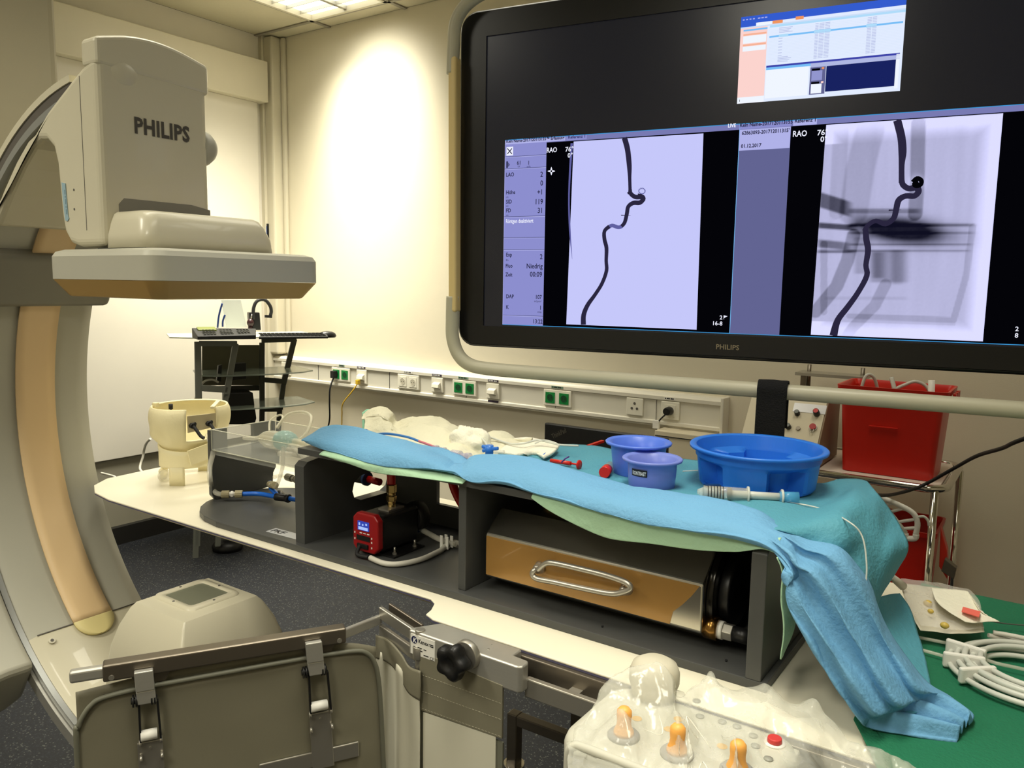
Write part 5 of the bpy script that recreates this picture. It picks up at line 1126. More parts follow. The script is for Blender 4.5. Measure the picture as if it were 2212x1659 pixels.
tag(MB().tube(cr([Yp(1155, 958, 1.41), Yp(1175, 951, 1.42), Yp(1200, 957, 1.42), Yp(1208, 964, 1.41)], 8), .0018, 8).build('clear_line', M_coil), 'small loop of white line at the right corner of the compress', 'tubing')
tag(MB().ball(Yp(790, 932, 1.33), .006, sx=1.6).build('blue_clip', mat('navy_bright', (16, 44, 150), .4)), 'tiny dark blue clip on the top edge of the blue roll', 'clip')
tag(MB().tube([Zp(1173, 990, ZB+.006), Zp(1174, 982, ZB+.012), Zp(1180, 978, ZB+.012)], .0015, 8).build('blue_hook', mat('stopcock_blue', (52, 118, 206), .3)), 'tiny blue hooked wire at the corner of the compress', 'wire')
tag(MB().tube(cr([Zp(1475, 1018, ZB+.001), Zp(1500, 1017, ZB+.001), Zp(1535, 1015, ZB+.001)], 6), .0012, 6).build('guide_wire', M_coil), 'thin pale wire on the turquoise drape between bowl and basin', 'wire')
tag(MB().tube(cr([Zp(1640, 1083, T1+.006), Zp(1700, 1085, T1+.006), Zp(1770, 1098, T1+.006), Yp(1830, 1125, 1.262), Yp(1862, 1158, 1.255), Yp(1872, 1220, 1.245), Yp(1869, 1268, 1.235)], 9), .0013, 8).build('clear_line', M_coil), 'long thin clear line running off the right end of the turquoise drape', 'tubing')
# laptop standing behind the bench
lp = thing('laptop', 'black laptop lid standing open behind the violet-blue bowls', 'laptop', (-.93, 1.72, TT))
u0, u1, u2 = Yp(1176, 918, 1.68), Yp(1441, 943, 1.68), Yp(1190, 960, 1.68)
dx = (u1-u0); wdt = dx.length; ang_ = .0
mb = MB(); zt = (u0.z+u1.z)/2; mb.box((u0.x, 1.68, TT+.02), (u1.x, 1.695, zt)); mb.build('lid', M_blackp, lp, bevel=.003)
MB().box((u0.x, 1.695, TT), (u1.x, 1.78, TT+.022)).build('base', M_blackp, lp, bevel=.003)
MB().text('ThinkPad', Yp(1194, 948, 1.679), (1, 0, .55), (-.5, 0, 1), .017, bold=.0002, sx=.72).build('lettering', mat('ink_dim', (84, 80, 72), .4), lp)
tag(MB().bar(Zp(1270, 964, T1+.006), Zp(1302, 953, T1+.006), .008, .005).build('red_strip', M_redp), 'small red strip in front of the laptop lid beside the violet-blue bowl', 'strip')
# ------------------------------------------------------------------ lead curtain on the table rail
ks = thing('radiation_shield', 'grey vinyl radiation shield hanging from a steel bar in the left foreground', 'shield', (-1.0, .9, 0))
SF = .998
k0, k1 = Yp(884, 1352, SF+.004), Yp(1128, 1430, SF+.004)
KX0, KX1, KZ1 = k0.x, k1.x, .897; KZ0 = .852
loft([[Vector((x, y, z)) for x, y in ((KX0+.004, SF), (KX0, SF+.006), (KX0+.004, SF+.014), (KX0+.03, SF+.055), (KX1-.035, SF+.055), (KX1-.035, SF+.03), (KX1-.004, SF+.028), (KX1, SF+.02), (KX1, SF+.006), (KX1-.006, SF))] for z in (KZ0, KZ1)], sm=False).build('clamp_body', M_alu, ks, bevel=.003, seg=3)
q = Yp(950, 1410, SF); 
lb = MB().box((Yp(888, 1370, SF).x, SF-.0012, KZ0+.004), (Yp(940, 1370, SF).x, SF-.0002, KZ1-.005)).build('type_label', M_label, ks)
lx = Yp(888, 1370, SF).x; lz = KZ1-.005; w_ = Yp(940, 1370, SF).x-lx
mb = MB(); mb.text('Kenex', (lx+w_*.33, SF-.0016, lz-.0125), (1, 0, 0), (0, 0, 1), .0105, bold=.0002, sx=.85)
for i, (a, b_, z) in enumerate(((.12, .2, .021), (.3, .48, .0205), (.55, .66, .021), (.12, .2, .026), (.25, .5, .0255), (.78, .95, .008), (.8, .95, .011), (.55, .75, .031))): mb.box((lx+w_*a, SF-.0016, lz-z-.0016), (lx+w_*b_, SF-.0012, lz-z))
mb.text('CE', (lx+w_*.80, SF-.0016, lz-.036), (1, 0, 0), (0, 0, 1), .0085); mb.build('lettering', M_ink, lb)
mb = MB(); mb.lathe([(.0005, 0), (.0068, 0)], (lx+w_*.16, SF-.0016, lz-.0095), 20, ax=(0, -1, 0)); em = mb.build('emblem', mat('ink_navy', (24, 30, 74), .5), lb); MB().text('K', (lx+w_*.11, SF-.0021, lz-.0135), (1, 0, 0), (.15, 0, 1), .0115, bold=.0004).build('lettering', M_inkw, lb)
kn = Yp(974, 1432, SF-.035)
mb = MB(); v = []; n = 60
pr = [(.0005, 0), (.012, 0), (.013, -.004), (.026, -.010), (.0285, -.016), (.0275, -.03), (.024, -.035), (.012, -.0345), (.010, -.031), (.0005, -.031)]
AX = Vector((0, 1, 0)); k_c = Vector((kn.x, SF-.008, kn.z))
for rr, z in pr:
    for j in range(n):
        a = 2*math.pi*j/n+.5; f = rr*(1+(.13 if rr > .02 else 0)*math.cos(5*a)); v.append(k_c+Vector((f*math.cos(a), z, f*math.sin(a))))
mb.add(v, [(i*n+j, (i+1)*n+j, (i+1)*n+(j+1) % n, i*n+(j+1) % n) for i in range(len(pr)-1) for j in range(n)], 0, True); mb.build('star_knob', M_blackp, ks)
MB().cyl((kn.x+.008, SF+.001, kn.z+.004), (kn.x+.008, SF-.010, kn.z+.004), .026, .024, n=32).build('knob_collar', M_steel, ks, bevel=.001)
mb = MB()
for x, y, r in ((1021, 1393, .004), (1030, 1397, .0015), (1000, 1387, .001), (1055, 1402, .002), (1062, 1392, .001)): p = Zp(x, y, KZ1); mb.cyl(p, p+Vector((0, 0, .0006)), r, n=14)
mb.build('dimple', M_steel, ks)
# folding arm
HA = Zp(897, 1400, .87); HB = Zp(822, 1336, .885); HA.y = SF+.008; 
mb = MB(); d = (HB-HA).normalized(); nrm = d.cross(MZ).normalized()
mb.obox((HA+HB)/2+MZ*.012, (HB-HA)*.5, nrm*.004, MZ*.011); mb.build('arm_bar', M_steel, ks, bevel=.0015)
mb = MB(); mb.obox((HA+HB)/2+MZ*-.022, (HB-HA)*.5, nrm*.004, MZ*.011); mb.build('arm_bar', M_steel, ks, bevel=.0015)
mb = MB(); mb.obox((HA+HB)/2+MZ*.012+nrm*.022+d*.01, (HB-HA)*.42, nrm*.003, MZ*.011); mb.build('arm_bar', M_steeld, ks, bevel=.0015)
mb = MB(); mb.cyl(HA+MZ*.0, HA-MZ*.022, .013, n=24); mb.cyl(HA+MZ*.03, HA-MZ*.046, .009, n=20); mb.build('hinge_pin', M_steel, ks, bevel=.001)
# top bar
BA, BB = Zp(150, 1456, .90), Zp(745, 1362, .90)
bd = (BB-BA).normalized(); bn_ = bd.cross(MZ).normalized(); bn_ = bn_ if bn_.dot(CP-BA) > 0 else -bn_
def bp(t, z, o=0): return Vector((BA.x, BA.y, 0))+bd*t+MZ*z+bn_*o
BL = (BB-BA).length; tA = (Pl(222, 1440, BA, bn_)-BA).dot(bd)
MB().obox(bp(tA*.5+.01, .896), bd*(tA*.5+.01), bn_*.008, MZ*.0095).build('end_bar', M_alu, ks, bevel=.004, seg=3)
MB().obox(bp((tA+BL)/2, .896), bd*((BL-tA)/2), bn_*.0125, MZ*.0135).build('top_bar', M_steeld, ks, bevel=.003, seg=3)
MB().obox((bp(BL, .894)+HB)/2, (HB-bp(BL, .896))*.52, bn_*.005, MZ*.0085).build('joint_bar', M_alu, ks, bevel=.002)
def tp(x, y, o=0): p = Pl(x, y, BA+bn_*o, bn_); return (p-BA).dot(bd), p.z
mb = MB()
for t in (tA+.012, BL-.012): p = bp(t, .889, .0125); mb.cyl(p, p+bn_*.001, .0042, n=14)
mb.build('rivet', M_steel, ks)
# tabs under the bar
for x in (325, 690):
    t, _ = tp(x, 1440, .012)
    mb = MB(); mb.prism([bp(t-.03, .884), bp(t+.03, .884), bp(t+.018, .862), bp(t-.018, .862)], bn_*.004); mb.build('bar_tab', M_steeld, ks)
# vinyl curtain with rounded top corners
def cur(pts, o=0): return [bp(*tp(x, y, o)[:1], tp(x, y, o)[1], o) for x, y in pts]
outl = [(160, 1495), (240, 1480), (300, 1462), (500, 1425), (690, 1393), (800, 1392), (820, 1400)]
rows = []
for x, yt in ((163, 1497), (215, 1484), (300, 1463), (400, 1444), (500, 1426), (600, 1409), (690, 1394), (760, 1390), (812, 1398)):
    t, z = tp(x, yt, -.004); r = []
    for i in range(8): zz = z+(.42-z)*i/7; r.append(bp(t, zz, -.004+(.003*math.sin(t*40+i) if i > 1 else 0)))
    rows.append(r)
sheet(rows, 4, 4, .003, 7, 3).build('curtain_back', M_lead, ks, solid=.003)
fr = [(166, 1620), (170, 1570), (180, 1545), (197, 1522), (222, 1506), (300, 1486), (400, 1467), (500, 1449), (600, 1431), (700, 1414), (770, 1405), (795, 1412), (808, 1430), (816, 1460), (822, 1530), (830, 1700)]
ft = [tp(x, y, .004) for x, y in fr]
rows = []
for t, z in ft:
    r = []
    for i in range(9): zz = z+(.42-z)*i/8; r.append(bp(t, zz, .004+.004*noise.noise(Vector((t*9, zz*7, 3)))))
    rows.append(r)
sheet(rows, 3, 3, .0015, 14, 6).build('curtain_front', M_lead, ks, solid=.004)
pth = [bp(t, z, .0065) for t, z in ft]; t0, z0 = ft[0]; pth = [bp(t0+.001, .42, .0065)]+pth
MB().tube(cr(pth, 6), .0042, 8).build('piping', M_leadp, ks)
# two link hangers
for (tx, ty, l0, l1, l2, l3) in (((310, 1450), 0, (292, 1512), (333, 1507), (304, 1600), (340, 1590)), ((677, 1390), 0, (657, 1453), (699, 1443), (669, 1532), (704, 1520))) if False else ():
    pass
def hanger(dx, dy, lab=None):
    P_ = lambda x, y, o=.016: bp(tp(x+dx, y+dy, o)[0], tp(x+dx, y+dy, o)[1], o)
    mb = MB(); a, b = P_(310, 1448, .02), P_(318, 1518, .02); c = P_(314, 1490, .02)
    mb.obox((a+c)/2, bd*.0135, bn_*.006, (a-c)*.5); mb.obox((c+b)/2, bd*.0135, bn_*.0045, (c-b)*.5); mb.build('hook_plate', M_alu, ks, bevel=.0015)
    mb = MB()
    for x, y in ((292, 1514), (332, 1508)): p = P_(x, y); mb.cyl(p-bd*.004, p-bd*.0015, .0098, n=18); mb.cyl(p+bd*.0005, p+bd*.003, .0098, n=18); mb.cyl(p-bd*.006, p+bd*.005, .005, n=12)
    mb.build('roller', M_blackp, ks)
    for (x0, y0), (x1, y1) in (((300, 1520), (304, 1602)), ((340, 1512), (348, 1598))):
        mb = MB(); mb.bar(P_(x0, y0), P_(x1, y1), .003, .009, up=bn_); mb.build('link', M_blackp, ks)
    mb = MB(); a, b = P_(304, 1590), P_(340, 1583); mb.cyl(a, b, .0085, n=18); mb.build('white_roller', M_label, ks)
    mb = MB(); a, b = P_(324, 1600, .01), P_(332, 1720, .01); mb.obox((a+b)/2, bd*.0185, bn_*.002, (a-b)*.5); mb.build('strap_plate', M_steel, ks, bevel=.001)
    mb = MB(); 
    for x, y in ((303, 1606), (348, 1596), (305, 1640), (350, 1632)): p = P_(x, y); mb.cyl(p-bd*.002, p+bd*.002, .0055, n=12)
    p = P_(325, 1615, .013); mb.cyl(p-bn_*.001, p+bn_*.001, .002, n=8); mb.build('rivet', M_steel, ks)
hanger(0, 0); hanger(367, -62)
# cross strap
a, b = bp(*tp(560, 1668, .008)[:1], tp(560, 1668, .008)[1], .008), bp(*tp(775, 1617, .008)[:1], tp(775, 1617, .008)[1], .008)
MB().obox((a+b)/2, (b-a)/2, bn_*.002, (b-a).cross(bn_).normalized()*.014).build('cross_strap', M_steel, ks, bevel=.0015)
# middle curtain: white back sheet and grey header between the arm and the clamp
def W3(x, y, k): # vertical surface from hinge B to hinge A, bulging
    P0, P1 = Vector((HB.x, HB.y, 0)), Vector((KX0+.02, SF-.002, 0)); dd = (P1-P0).normalized(); nn = dd.cross(MZ).normalized(); nn = nn if nn.dot(CP-P0) > 0 else -nn
    return Pl(x, y, P0+nn*k, nn)
rows = [[W3(x, y0, k), W3(x, y1, k), W3(x, y1+120, k), W3(x, y1+260, k)] for x, y0, y1, k in ((806, 1402, 1450, -.01), (822, 1408, 1480, .006), (842, 1420, 1500, -.004), (862, 1440, 1530, .007), (884, 1470, 1560, -.002), (905, 1500, 1590, .003))]
sheet(rows, 6, 4, .001, 9, 2).build('white_flap', M_leadw, ks, solid=.002)
rows = [[W3(x, y0, .004), W3(x, (y0+y1)/2, .006), W3(x, y1, .005)] for x, y0, y1 in ((812, 1372, 1422), (830, 1378, 1428), (848, 1392, 1442), (866, 1415, 1472), (882, 1440, 1498), (906, 1450, 1514))]
sheet(rows, 5, 4, .002, 9, 4).build('grey_header', M_lead, ks, solid=.003)
# right panel: grey header with stitched white sheet
X0, X1 = Yp(908, 1500, SF+.002).x, Yp(1087, 1530, SF+.002).x
def zq(x, y): return Yp(x, y, SF).z
zh = .905-.0; z_h0 = zq(907, 1533); z_h1 = zq(1087, 1597)
MB().prism([(X0, SF+.004, KZ0+.012), (X1, SF+.004, KZ0+.005), (X1, SF+.004, z_h1), (X0, SF+.004, z_h0)], (0, -.005, 0)).build('panel_header', M_lead, ks, bevel=.001)
MB().box((X0, SF+.002, .35), (X1, SF+.006, z_h0)).build('panel_border', M_leadp, ks)
xa = X0+(X1-X0)*.05; xb = X1-(X1-X0)*.07
MB().prism([(xa, SF+.0015, z_h0-.002), (xb, SF+.0015, z_h1-.001), (xb, SF+.0015, .36), (xa, SF+.0015, .36)], (0, -.002, 0)).build('panel_sheet', M_leadw, ks)
mb = MB()
for k in (.33, .62, .93):
    for i in range(26):
        t = i/26; zc_ = (KZ0+.008)*(1-k)+(z_h0+(z_h1-z_h0)*t)*k-.003; x = X0+(X1-X0)*t; mb.box((x, SF-.0014, zc_), (x+(X1-X0)/40, SF-.0008, zc_+.0006))
mb.build('stitching', mat('thread_pale', (170, 166, 146), .6), ks)

# ------------------------------------------------------------------ control module in a clear bag
MX0, MX1, MY0, MY1, MZ0_, MZ1_ = -.478, -.222, .795, .968, .895, .948
cm = thing('control_module', 'beige table control module with three orange joysticks, inside the clear bag', 'control panel', (-.35, .88, MZ0_))
loft([rrect(MX0+.004, MY0+.004, MX1-.004, MY1-.004, .03, MZ0_), rrect(MX0, MY0, MX1, MY1, .034, MZ0_+.008), rrect(MX0, MY0, MX1, MY1, .034, MZ1_-.014), rrect(MX0+.004, MY0+.004, MX1-.004, MY1-.004, .031, MZ1_-.004), rrect(MX0+.014, MY0+.014, MX1-.014, MY1-.014, .024, MZ1_)]).build('housing', M_mod, cm)
MB().box((-.46, MY1-.004, .86), (-.24, 1.026, .90)).build('rail_bracket', M_mod, cm, bevel=.003)
joy = [Zp(1347, 1591, MZ1_), Zp(1462, 1630, MZ1_), Zp(1592, 1668, MZ1_)]
for p in joy:
    MB().lathe([(.0005, .0), (.020, .0), (.020, .003), (.017, .006), (.012, .004), (.0005, .004)], p, 32).build('joystick_boot', mat('boot_grey', (128, 126, 124), .5), cm)
    MB().lathe([(.0128, .004), (.0125, .008), (.0095, .014), (.0088, .020), (.0095, .028), (.0092, .034), (.006, .038), (.0005, .039)], p, 28, sy=.95).build('joystick', M_orange, cm)
mb = MB()
for x, y in ((1376, 1552), (1466, 1553), (1445, 1575), (1560, 1612)): p = Zp(x, y, MZ1_+.0004); mb.lathe([(.0005, 0), (.0065, 0)], p, 18)
mb.build('button_mark', mat('mark_amber', (214, 172, 96), .5), cm)
mb = MB()
for x, y in ((1512, 1548), (1505, 1515), (1592, 1570), (1627, 1590), (1632, 1612), (1660, 1640), (1560, 1560), (1600, 1625)): p = Zp(x, y, MZ1_+.0004); mb.lathe([(.0005, 0), (.0055, 0), (.0055, .0012), (.0005, .0014)], p, 18)
mb.build('button', mat('button_grey', (150, 150, 140), .4), cm)
p = Zp(1673, 1606, MZ1_); mb = MB(); mb.lathe([(.013, 0), (.013, .002), (.0005, .002)], p, 24); mb.build('stop_ring', M_label, cm); MB().cyl(p+MZ*.002, p+MZ*.008, .009, .0085, n=24).build('stop_button', mat('stop_red', (196, 60, 58), .35), cm, bevel=.001)
p = Zp(1412, 1500, MZ1_); MB().lathe([(.030, 0), (.031, .012), (.034, .02), (.034, .034), (.030, .044), (.020, .050), (.0005, .052)], p, 36).build('dome_knob', mat('knob_pale', (196, 190, 170), .45), cm)
MB().lathe([(.026, 0), (.028, .003), (.0005, .004)], p+Vector((0, 0, .0)), 30).build('dome_base', M_inkg, cm)
zr = MZ1_+.004; MB().tube(cr([(MX0+.028, MY0-.012, .89), (MX0+.028, MY0-.012, zr-.014), (MX0+.034, MY0-.010, zr-.002), (MX0+.05, MY0-.008, zr), (-.35, MY0-.008, zr), (MX1-.05, MY0-.008, zr), (MX1-.03, MY0-.012, zr-.012), (MX1-.03, MY0-.012, .89)], 8), .0055, 14).build('guard_rail', M_mod, cm)
# bag film
top = [(1226, 1640, .915), (1236, 1592, .935), (1262, 1545, .95), (1292, 1502, .965), (1328, 1458, .985), (1372, 1432, 1.0), (1412, 1428, 1.004), (1444, 1446, .998), (1461, 1474, .985), (1467, 1496, .968), (1486, 1480, .97), (1512, 1462, .975), (1535, 1449, .98), (1560, 1466, .975), (1592, 1480, .968), (1625, 1476, .97), (1655, 1472, .972), (1690, 1494, .965), (1722, 1516, .96), (1762, 1508, .965),
       (1785, 1540, .955), (1820, 1572, .945), (1848, 1596, .94), (1885, 1614, .935), (1925, 1620, .935), (1960, 1640, .925), (1985, 1662, .915)]
rows = []
for i, (x, y, z) in enumerate(top):
    a = Zp(x, y, z); b = Zp(min(x+30, 1700+(x-1226)*.3)+20, 1740+40*(i % 2), MZ1_+.012 if x < 1760 else .915)
    if x < 1300: b = Zp(1226+(x-1226)*.6, 1740, .93)
    r = [a+Vector((0, .015, -.03)), a]
    for t in (.2, .4, .6, .8, 1):
        q = a.lerp(b, t); h_ = MZ1_+.007+.007*noise.noise(Vector((q.x*30, q.y*30, 2)))
        for jp in joy:
            e = math.exp(-((q.x-jp.x)**2+(q.y-jp.y)**2)/.022**2); h_ = max(h_, MZ1_+.042*min(1, e*1.5))
        if MX0-.01 < q.x < MX1+.02 and q.y < MY1: q.z = h_ if t > .3 else max(h_, q.z*.5+h_*.5)
        r.append(q)
    rows.append(r)
mb = sheet(rows, 6, 6, .006, 30, 11, crease=.010)
for p in mb.v: p.z = max(p.z, TT+.003 if p.y > 1.06 else .86)
bg = thing('clear_bag', 'crumpled clear plastic bag pulled over the orange-knobbed control module', 'plastic bag', (-.33, .9, .9))
mb.build('film', M_bag, bg)
random.seed(4)
base_rows = [cr(r, 4) for r in rows]
for k in range(9):
    i = random.randrange(2, len(base_rows)-3); j = random.randrange(4, 22); pts = []
    for q in range(3):
        ii = min(len(base_rows)-1, max(0, i+int(q*random.choice((.6, 1))))); jj = min(len(base_rows[0])-1, max(0, j+q*random.choice((-1, 1, 1)))); pts.append(base_rows[ii][jj]+MZ*.006)
    w0 = random.uniform(.0004, .0009); path = cr(pts, 5); MB().tube(path, [w0*math.sin(math.pi*min(1, (a+.5)/len(path))) + .0001 for a in range(len(path))], 5).build('crease', M_bagc, bg)  # pale threads draw the specular glints on the film folds

# ------------------------------------------------------------------ green cloth on the table at the right
rows = []
for x, y0 in ((-.20, 1.15), (-.15, 1.05), (-.08, 1.00), (0, .99), (.12, .985), (.3, .98)):
    r = [Vector((x, y0-.02, TT-.10)), Vector((x, y0-.01, TT-.02)), Vector((x, y0+.01, TT+.004))] if x > -.1 else [Vector((x, y0, TT+.003)), Vector((x, y0+.02, TT+.004)), Vector((x, y0+.05, TT+.005))]
    for t in (.1, .3, .5, .7, .9, 1): r.append(Vector((x, y0+(1.79-y0)*t, TT+.005)))
    r.append(Vector((x, 1.80, TT-.06))); rows.append(r)
mb = sheet(rows, 6, 4, .003, 5, 21, crease=.003)
for p in mb.v:
    if 1.065 < p.y < 1.77: p.z = max(p.z, TT+.0025)
tag(mb.build('green_cloth', M_greenc, solid=.0015, off=1), 'dark green surgical cloth spread over the right part of the white table', 'cloth')
# sterile pack
A4 = [[(1945, 1262), (1985, 1266), (2040, 1272), (2092, 1282)], [(1955, 1300), (2000, 1300), (2055, 1305), (2115, 1310)], [(1970, 1335), (2015, 1338), (2060, 1342), (2120, 1340)], [(1988, 1362), (2020, 1366), (2060, 1372), (2125, 1368)]]
rows = [[Zp(x, y, .955-.009*i+.003*math.sin(j*2+i)) for j, (x, y) in enumerate(r)] for i, r in enumerate(A4)]
t = thing('sterile_pack', 'opened cream sterile pouch lying behind the coiled tubing', 'pouch', rows[2][1])
sheet(rows, 6, 6, .002, 24, 31, crease=.003).build('paper_back', M_pack, t, solid=.001)
sheet([[p+MZ*.008 for p in r] for r in rows], 6, 6, .003, 24, 33, crease=.004).build('film_front', M_packf, t)
mb = MB(); 
for x, y, r in ((2004, 1308, .006), (2040, 1356, .0055), (2010, 1325, .004)): p = Zp(x, y, .945); mb.ball(p+MZ*.004, r, n=12, sx=1.3)
mb.build('yellow_cap', mat('cap_yellow', (206, 178, 84), .4), t)
A5 = [[(2012, 1270), (2050, 1274), (2088, 1279), (2098, 1286)], [(2022, 1300), (2060, 1296), (2100, 1300), (2120, 1318)], [(2052, 1325), (2085, 1322), (2118, 1325), (2140, 1332)], [(2085, 1344), (2105, 1346), (2130, 1344), (2158, 1344)]]
rows = [[Zp(x, y, .968-.006*i) for j, (x, y) in enumerate(r)] for i, r in enumerate(A5)]
t = thing('sterile_pack', 'smaller white pouch with coral label lying on the cream pouch', 'pouch', rows[2][1])
sheet(rows, 6, 6, .0015, 24, 35, crease=.002).build('paper_back', M_gauze, t, solid=.001)
a, b, c_, d_ = [Zp(x, y, .9615+dz) for x, y, dz in ((2080, 1312, 0), (2118, 1322, 0), (2115, 1334, 0), (2077, 1322, 0))]
MB().prism([a, b, c_, d_], MZ*.0012).build('coral_label', M_coral, t)
tag(MB().cyl(Zp(1925, 1245, .99), Zp(1950, 1266, .965), .006, .008, n=14).build('white_spout', M_wtube), 'white tube spout sticking out of the cream pouch corner', 'tube')
# coiled tubing
def coil(c, rx, ry, z, a0, a1, rot=0, n=40):
    o = []
    for i in range(n+1):
        a = math.radians(a0+(a1-a0)*i/n); x, y = rx*math.cos(a), ry*math.sin(a); o.append(Vector((c[0]+x*math.cos(rot)-y*math.sin(rot), c[1]+x*math.sin(rot)+y*math.cos(rot), z)))
    return o
mb = MB(); random.seed(9); cc = Zp(2235, 1462, .91); 
for k in range(7):
    rr = .118-.0072*k; mb.tube(coil((cc.x+.004*(k % 3), cc.y+.003*(k % 2)), rr, rr*.93, TT+.016+.0065*(k % 3), 0, 360, 0, 80)[:-1], .0044, 8, closed=True)
t = thing('coiled_tubing', 'coil of milky plastic tubing clipped together on the green cloth', 'tubing', (cc.x, cc.y, TT+.005))
mb.build('coil', M_coil, t)
mb = MB()
for a in (168, 196, 222):
    p = Vector((cc.x+.098*math.cos(math.radians(a)), cc.y+.092*math.sin(math.radians(a)), TT+.022)); d = Vector((math.cos(math.radians(a)), math.sin(math.radians(a)), 0)); mb.obox(p, d*.03, d.cross(MZ)*.0045, MZ*.0125)
mb.build('clip', M_label, t, bevel=.003)
MB().tube(cr([Zp(2090, 1435, .925), Zp(2130, 1455, .925), Zp(2175, 1475, .92), Zp(2240, 1500, .92)], 8), .0035, 8).build('tail', M_coil, t)
for k, (pts, lab) in enumerate((([(1958, 1372), (1990, 1378), (2040, 1388), (2062, 1392)], 'upper clear thin tube running left from the tubing coil'), ([(1958, 1398), (1990, 1404), (2040, 1418), (2062, 1428), (2120, 1445)], 'lower clear thin tube running left from the tubing coil'), ([(2110, 1418), (2150, 1432), (2185, 1440), (2240, 1452)], 'clear tube running through the middle of the tubing coil'))):
    tag(MB().tube(cr([Zp(x, y, TT+.016) for x, y in pts], 7), .003, 8).build('clear_tube', M_clear), lab, 'tubing')
tag(MB().tube(cr([Zp(2135, 1372, .925), Zp(2170, 1380, .92), Zp(2215, 1384, .92), Zp(2260, 1392, .92)], 7), .004, 8).tube(cr([Zp(2145, 1366, .93), Zp(2180, 1372, .93), Zp(2240, 1384, .93)], 7), .004, 8).build('white_tube', M_wtube), 'pair of white tubes behind the coil at the right edge', 'tubing')
tag(MB().tube(cr([Zp(2140, 1342, .92), Zp(2180, 1348, .915), Zp(2260, 1354, .915)], 7), .0012, 6).build('dark_wire', M_groove), 'thin dark wire beside the pouch on the green cloth', 'wire')

# ------------------------------------------------------------------ chrome trolley at the right wall
TY0, TY1, TXL, TXR, TZT = 2.95, 3.44, -1.02, -.285, .85
tl = thing('instrument_trolley', 'chrome tube trolley with a pink-white top standing at the back wall on the right', 'trolley', (-.65, 3.2, 0))
MB().prism(rrect(TXL+.02, TY0+.02, TXR-.02, TY1-.02, .05, TZT-.014), (0, 0, .012)).build('top_board', M_trolley, tl, bevel=.002)
mb = MB(); mb.tube(rrect(TXL, TY0, TXR, TY1, .07, TZT-.008, 8), .0135, 12, closed=True); mb.build('top_rail', M_chrome, tl)
for x, y in ((TXR-.03, TY0+.012), (TXR+.006, TY1-.09), (TXL+.04, TY0+.012), (TXL+.0, TY1-.09)):
    MB().cyl((x, y, .06), (x, y, TZT-.012), .0125, n=16).build('leg', M_chrome, tl)
mb = MB(); mb.tube(rrect(TXL, TY0, TXR, TY1, .07, .22, 8), .0125, 12, closed=True); mb.build('lower_rail', M_chrome, tl)
MB().prism(rrect(TXL+.02, TY0+.02, TXR-.02, TY1-.02, .05, .212), (0, 0, .012)).build('lower_board', M_trolley, tl)
for x, y in ((TXR-.03, TY0+.012), (TXR+.006, TY1-.09), (TXL+.04, TY0+.012), (TXL+.0, TY1-.09)): MB().cyl((x-.012, y, .035), (x+.012, y, .035), .035, n=20).build('castor', M_blackr, tl)
# red bins
def bin_(name, x0, x1, y0, y1, z0, z1, lab, tp_=.035, hd=True):
    t = thing(name, lab, 'bin', ((x0+x1)/2, (y0+y1)/2, z0))
    mb = MB(); ti = .004
    secs = [rrect(x0+tp_, y0+tp_*.6, x1-tp_, y1-tp_*.6, .02, z0), rrect(x0, y0, x1, y1, .02, z1), rrect(x0-.012, y0-.012, x1+.012, y1+.012, .025, z1), rrect(x0-.014, y0-.014, x1+.014, y1+.014, .025, z1+.018), rrect(x0-.006, y0-.006, x1+.006, y1+.006, .02, z1+.018), rrect(x0+ti, y0+ti, x1-ti, y1-ti, .02, z1), rrect(x0+tp_+ti, y0+tp_*.6+ti, x1-tp_-ti, y1-tp_*.6-ti, .02, z0+ti)]
    loft(secs, mb).build('bin_body', M_redp, t).modifiers.new('e', 'EDGE_SPLIT').split_angle = math.radians(30); return t
bx0, bx1 = Yp(1842, 850, 3.0).x, Yp(2066, 850, 3.0).x
b1 = bin_('waste_bin', -.648, -.315, 3.02, 3.26, TZT, 1.145, 'open bright red plastic bin on the chrome trolley top', tp_=.018)
mb = MB(); mb.box((-.545, 3.013, 1.02), (-.45, 3.021, 1.026)); mb.build('grip_ridge', M_redp, b1, bevel=.002)
mb = MB()
for i in range(3): mb.box((-.296, 3.06+i*.05, 1.125), (-.286, 3.09+i*.05, 1.155))
mb.build('latch_rib', M_redp, b1)
zt_ = 1.15
tag(MB().tube(cr([(-.615, 3.1, 1.0), (-.60, 3.11, 1.12), (-.585, 3.12, 1.19), (-.56, 3.14, 1.18), (-.54, 3.16, 1.1)], 7), .006, 8).tube(cr([(-.50, 3.12, 1.19), (-.48, 3.10, 1.13), (-.46, 3.09, 1.0)], 7), .008, 8).tube(cr([(-.50, 3.1, 1.14), (-.46, 3.12, 1.165), (-.42, 3.14, 1.18), (-.38, 3.15, 1.15), (-.36, 3.15, 1.05)], 7), .006, 8).build('used_tubing', M_coil), 'used pale tubing curling out of the red bin', 'tubing')
tag(MB().cyl((-.372, 3.13, 1.19), (-.36, 3.12, 1.0), .011, n=12).build('white_rod', M_label), 'white plastic rod standing in the red bin', 'rod')
b2 = bin_('waste_bin', -.60, -.315, 3.0, 3.24, .225, .66, 'dark red plastic bin on the lower shelf of the chrome trolley', tp_=.02)
mb = MB(); mb.prism([(-.296, 3.02, .70), (-.27, 3.02, .62), (-.262, 3.02, .52), (-.29, 3.02, .56)], (0, .04, 0)); mb.build('handle_lug', mat('red_bright', (206, 46, 26), .35), b2, bevel=.003)
lbx = MB().box((-.50, 2.997, .36), (-.43, 3.006, .47)).build('paper_label', mat('label_pinkish', (206, 190, 184), .6), b2)
mb = MB()
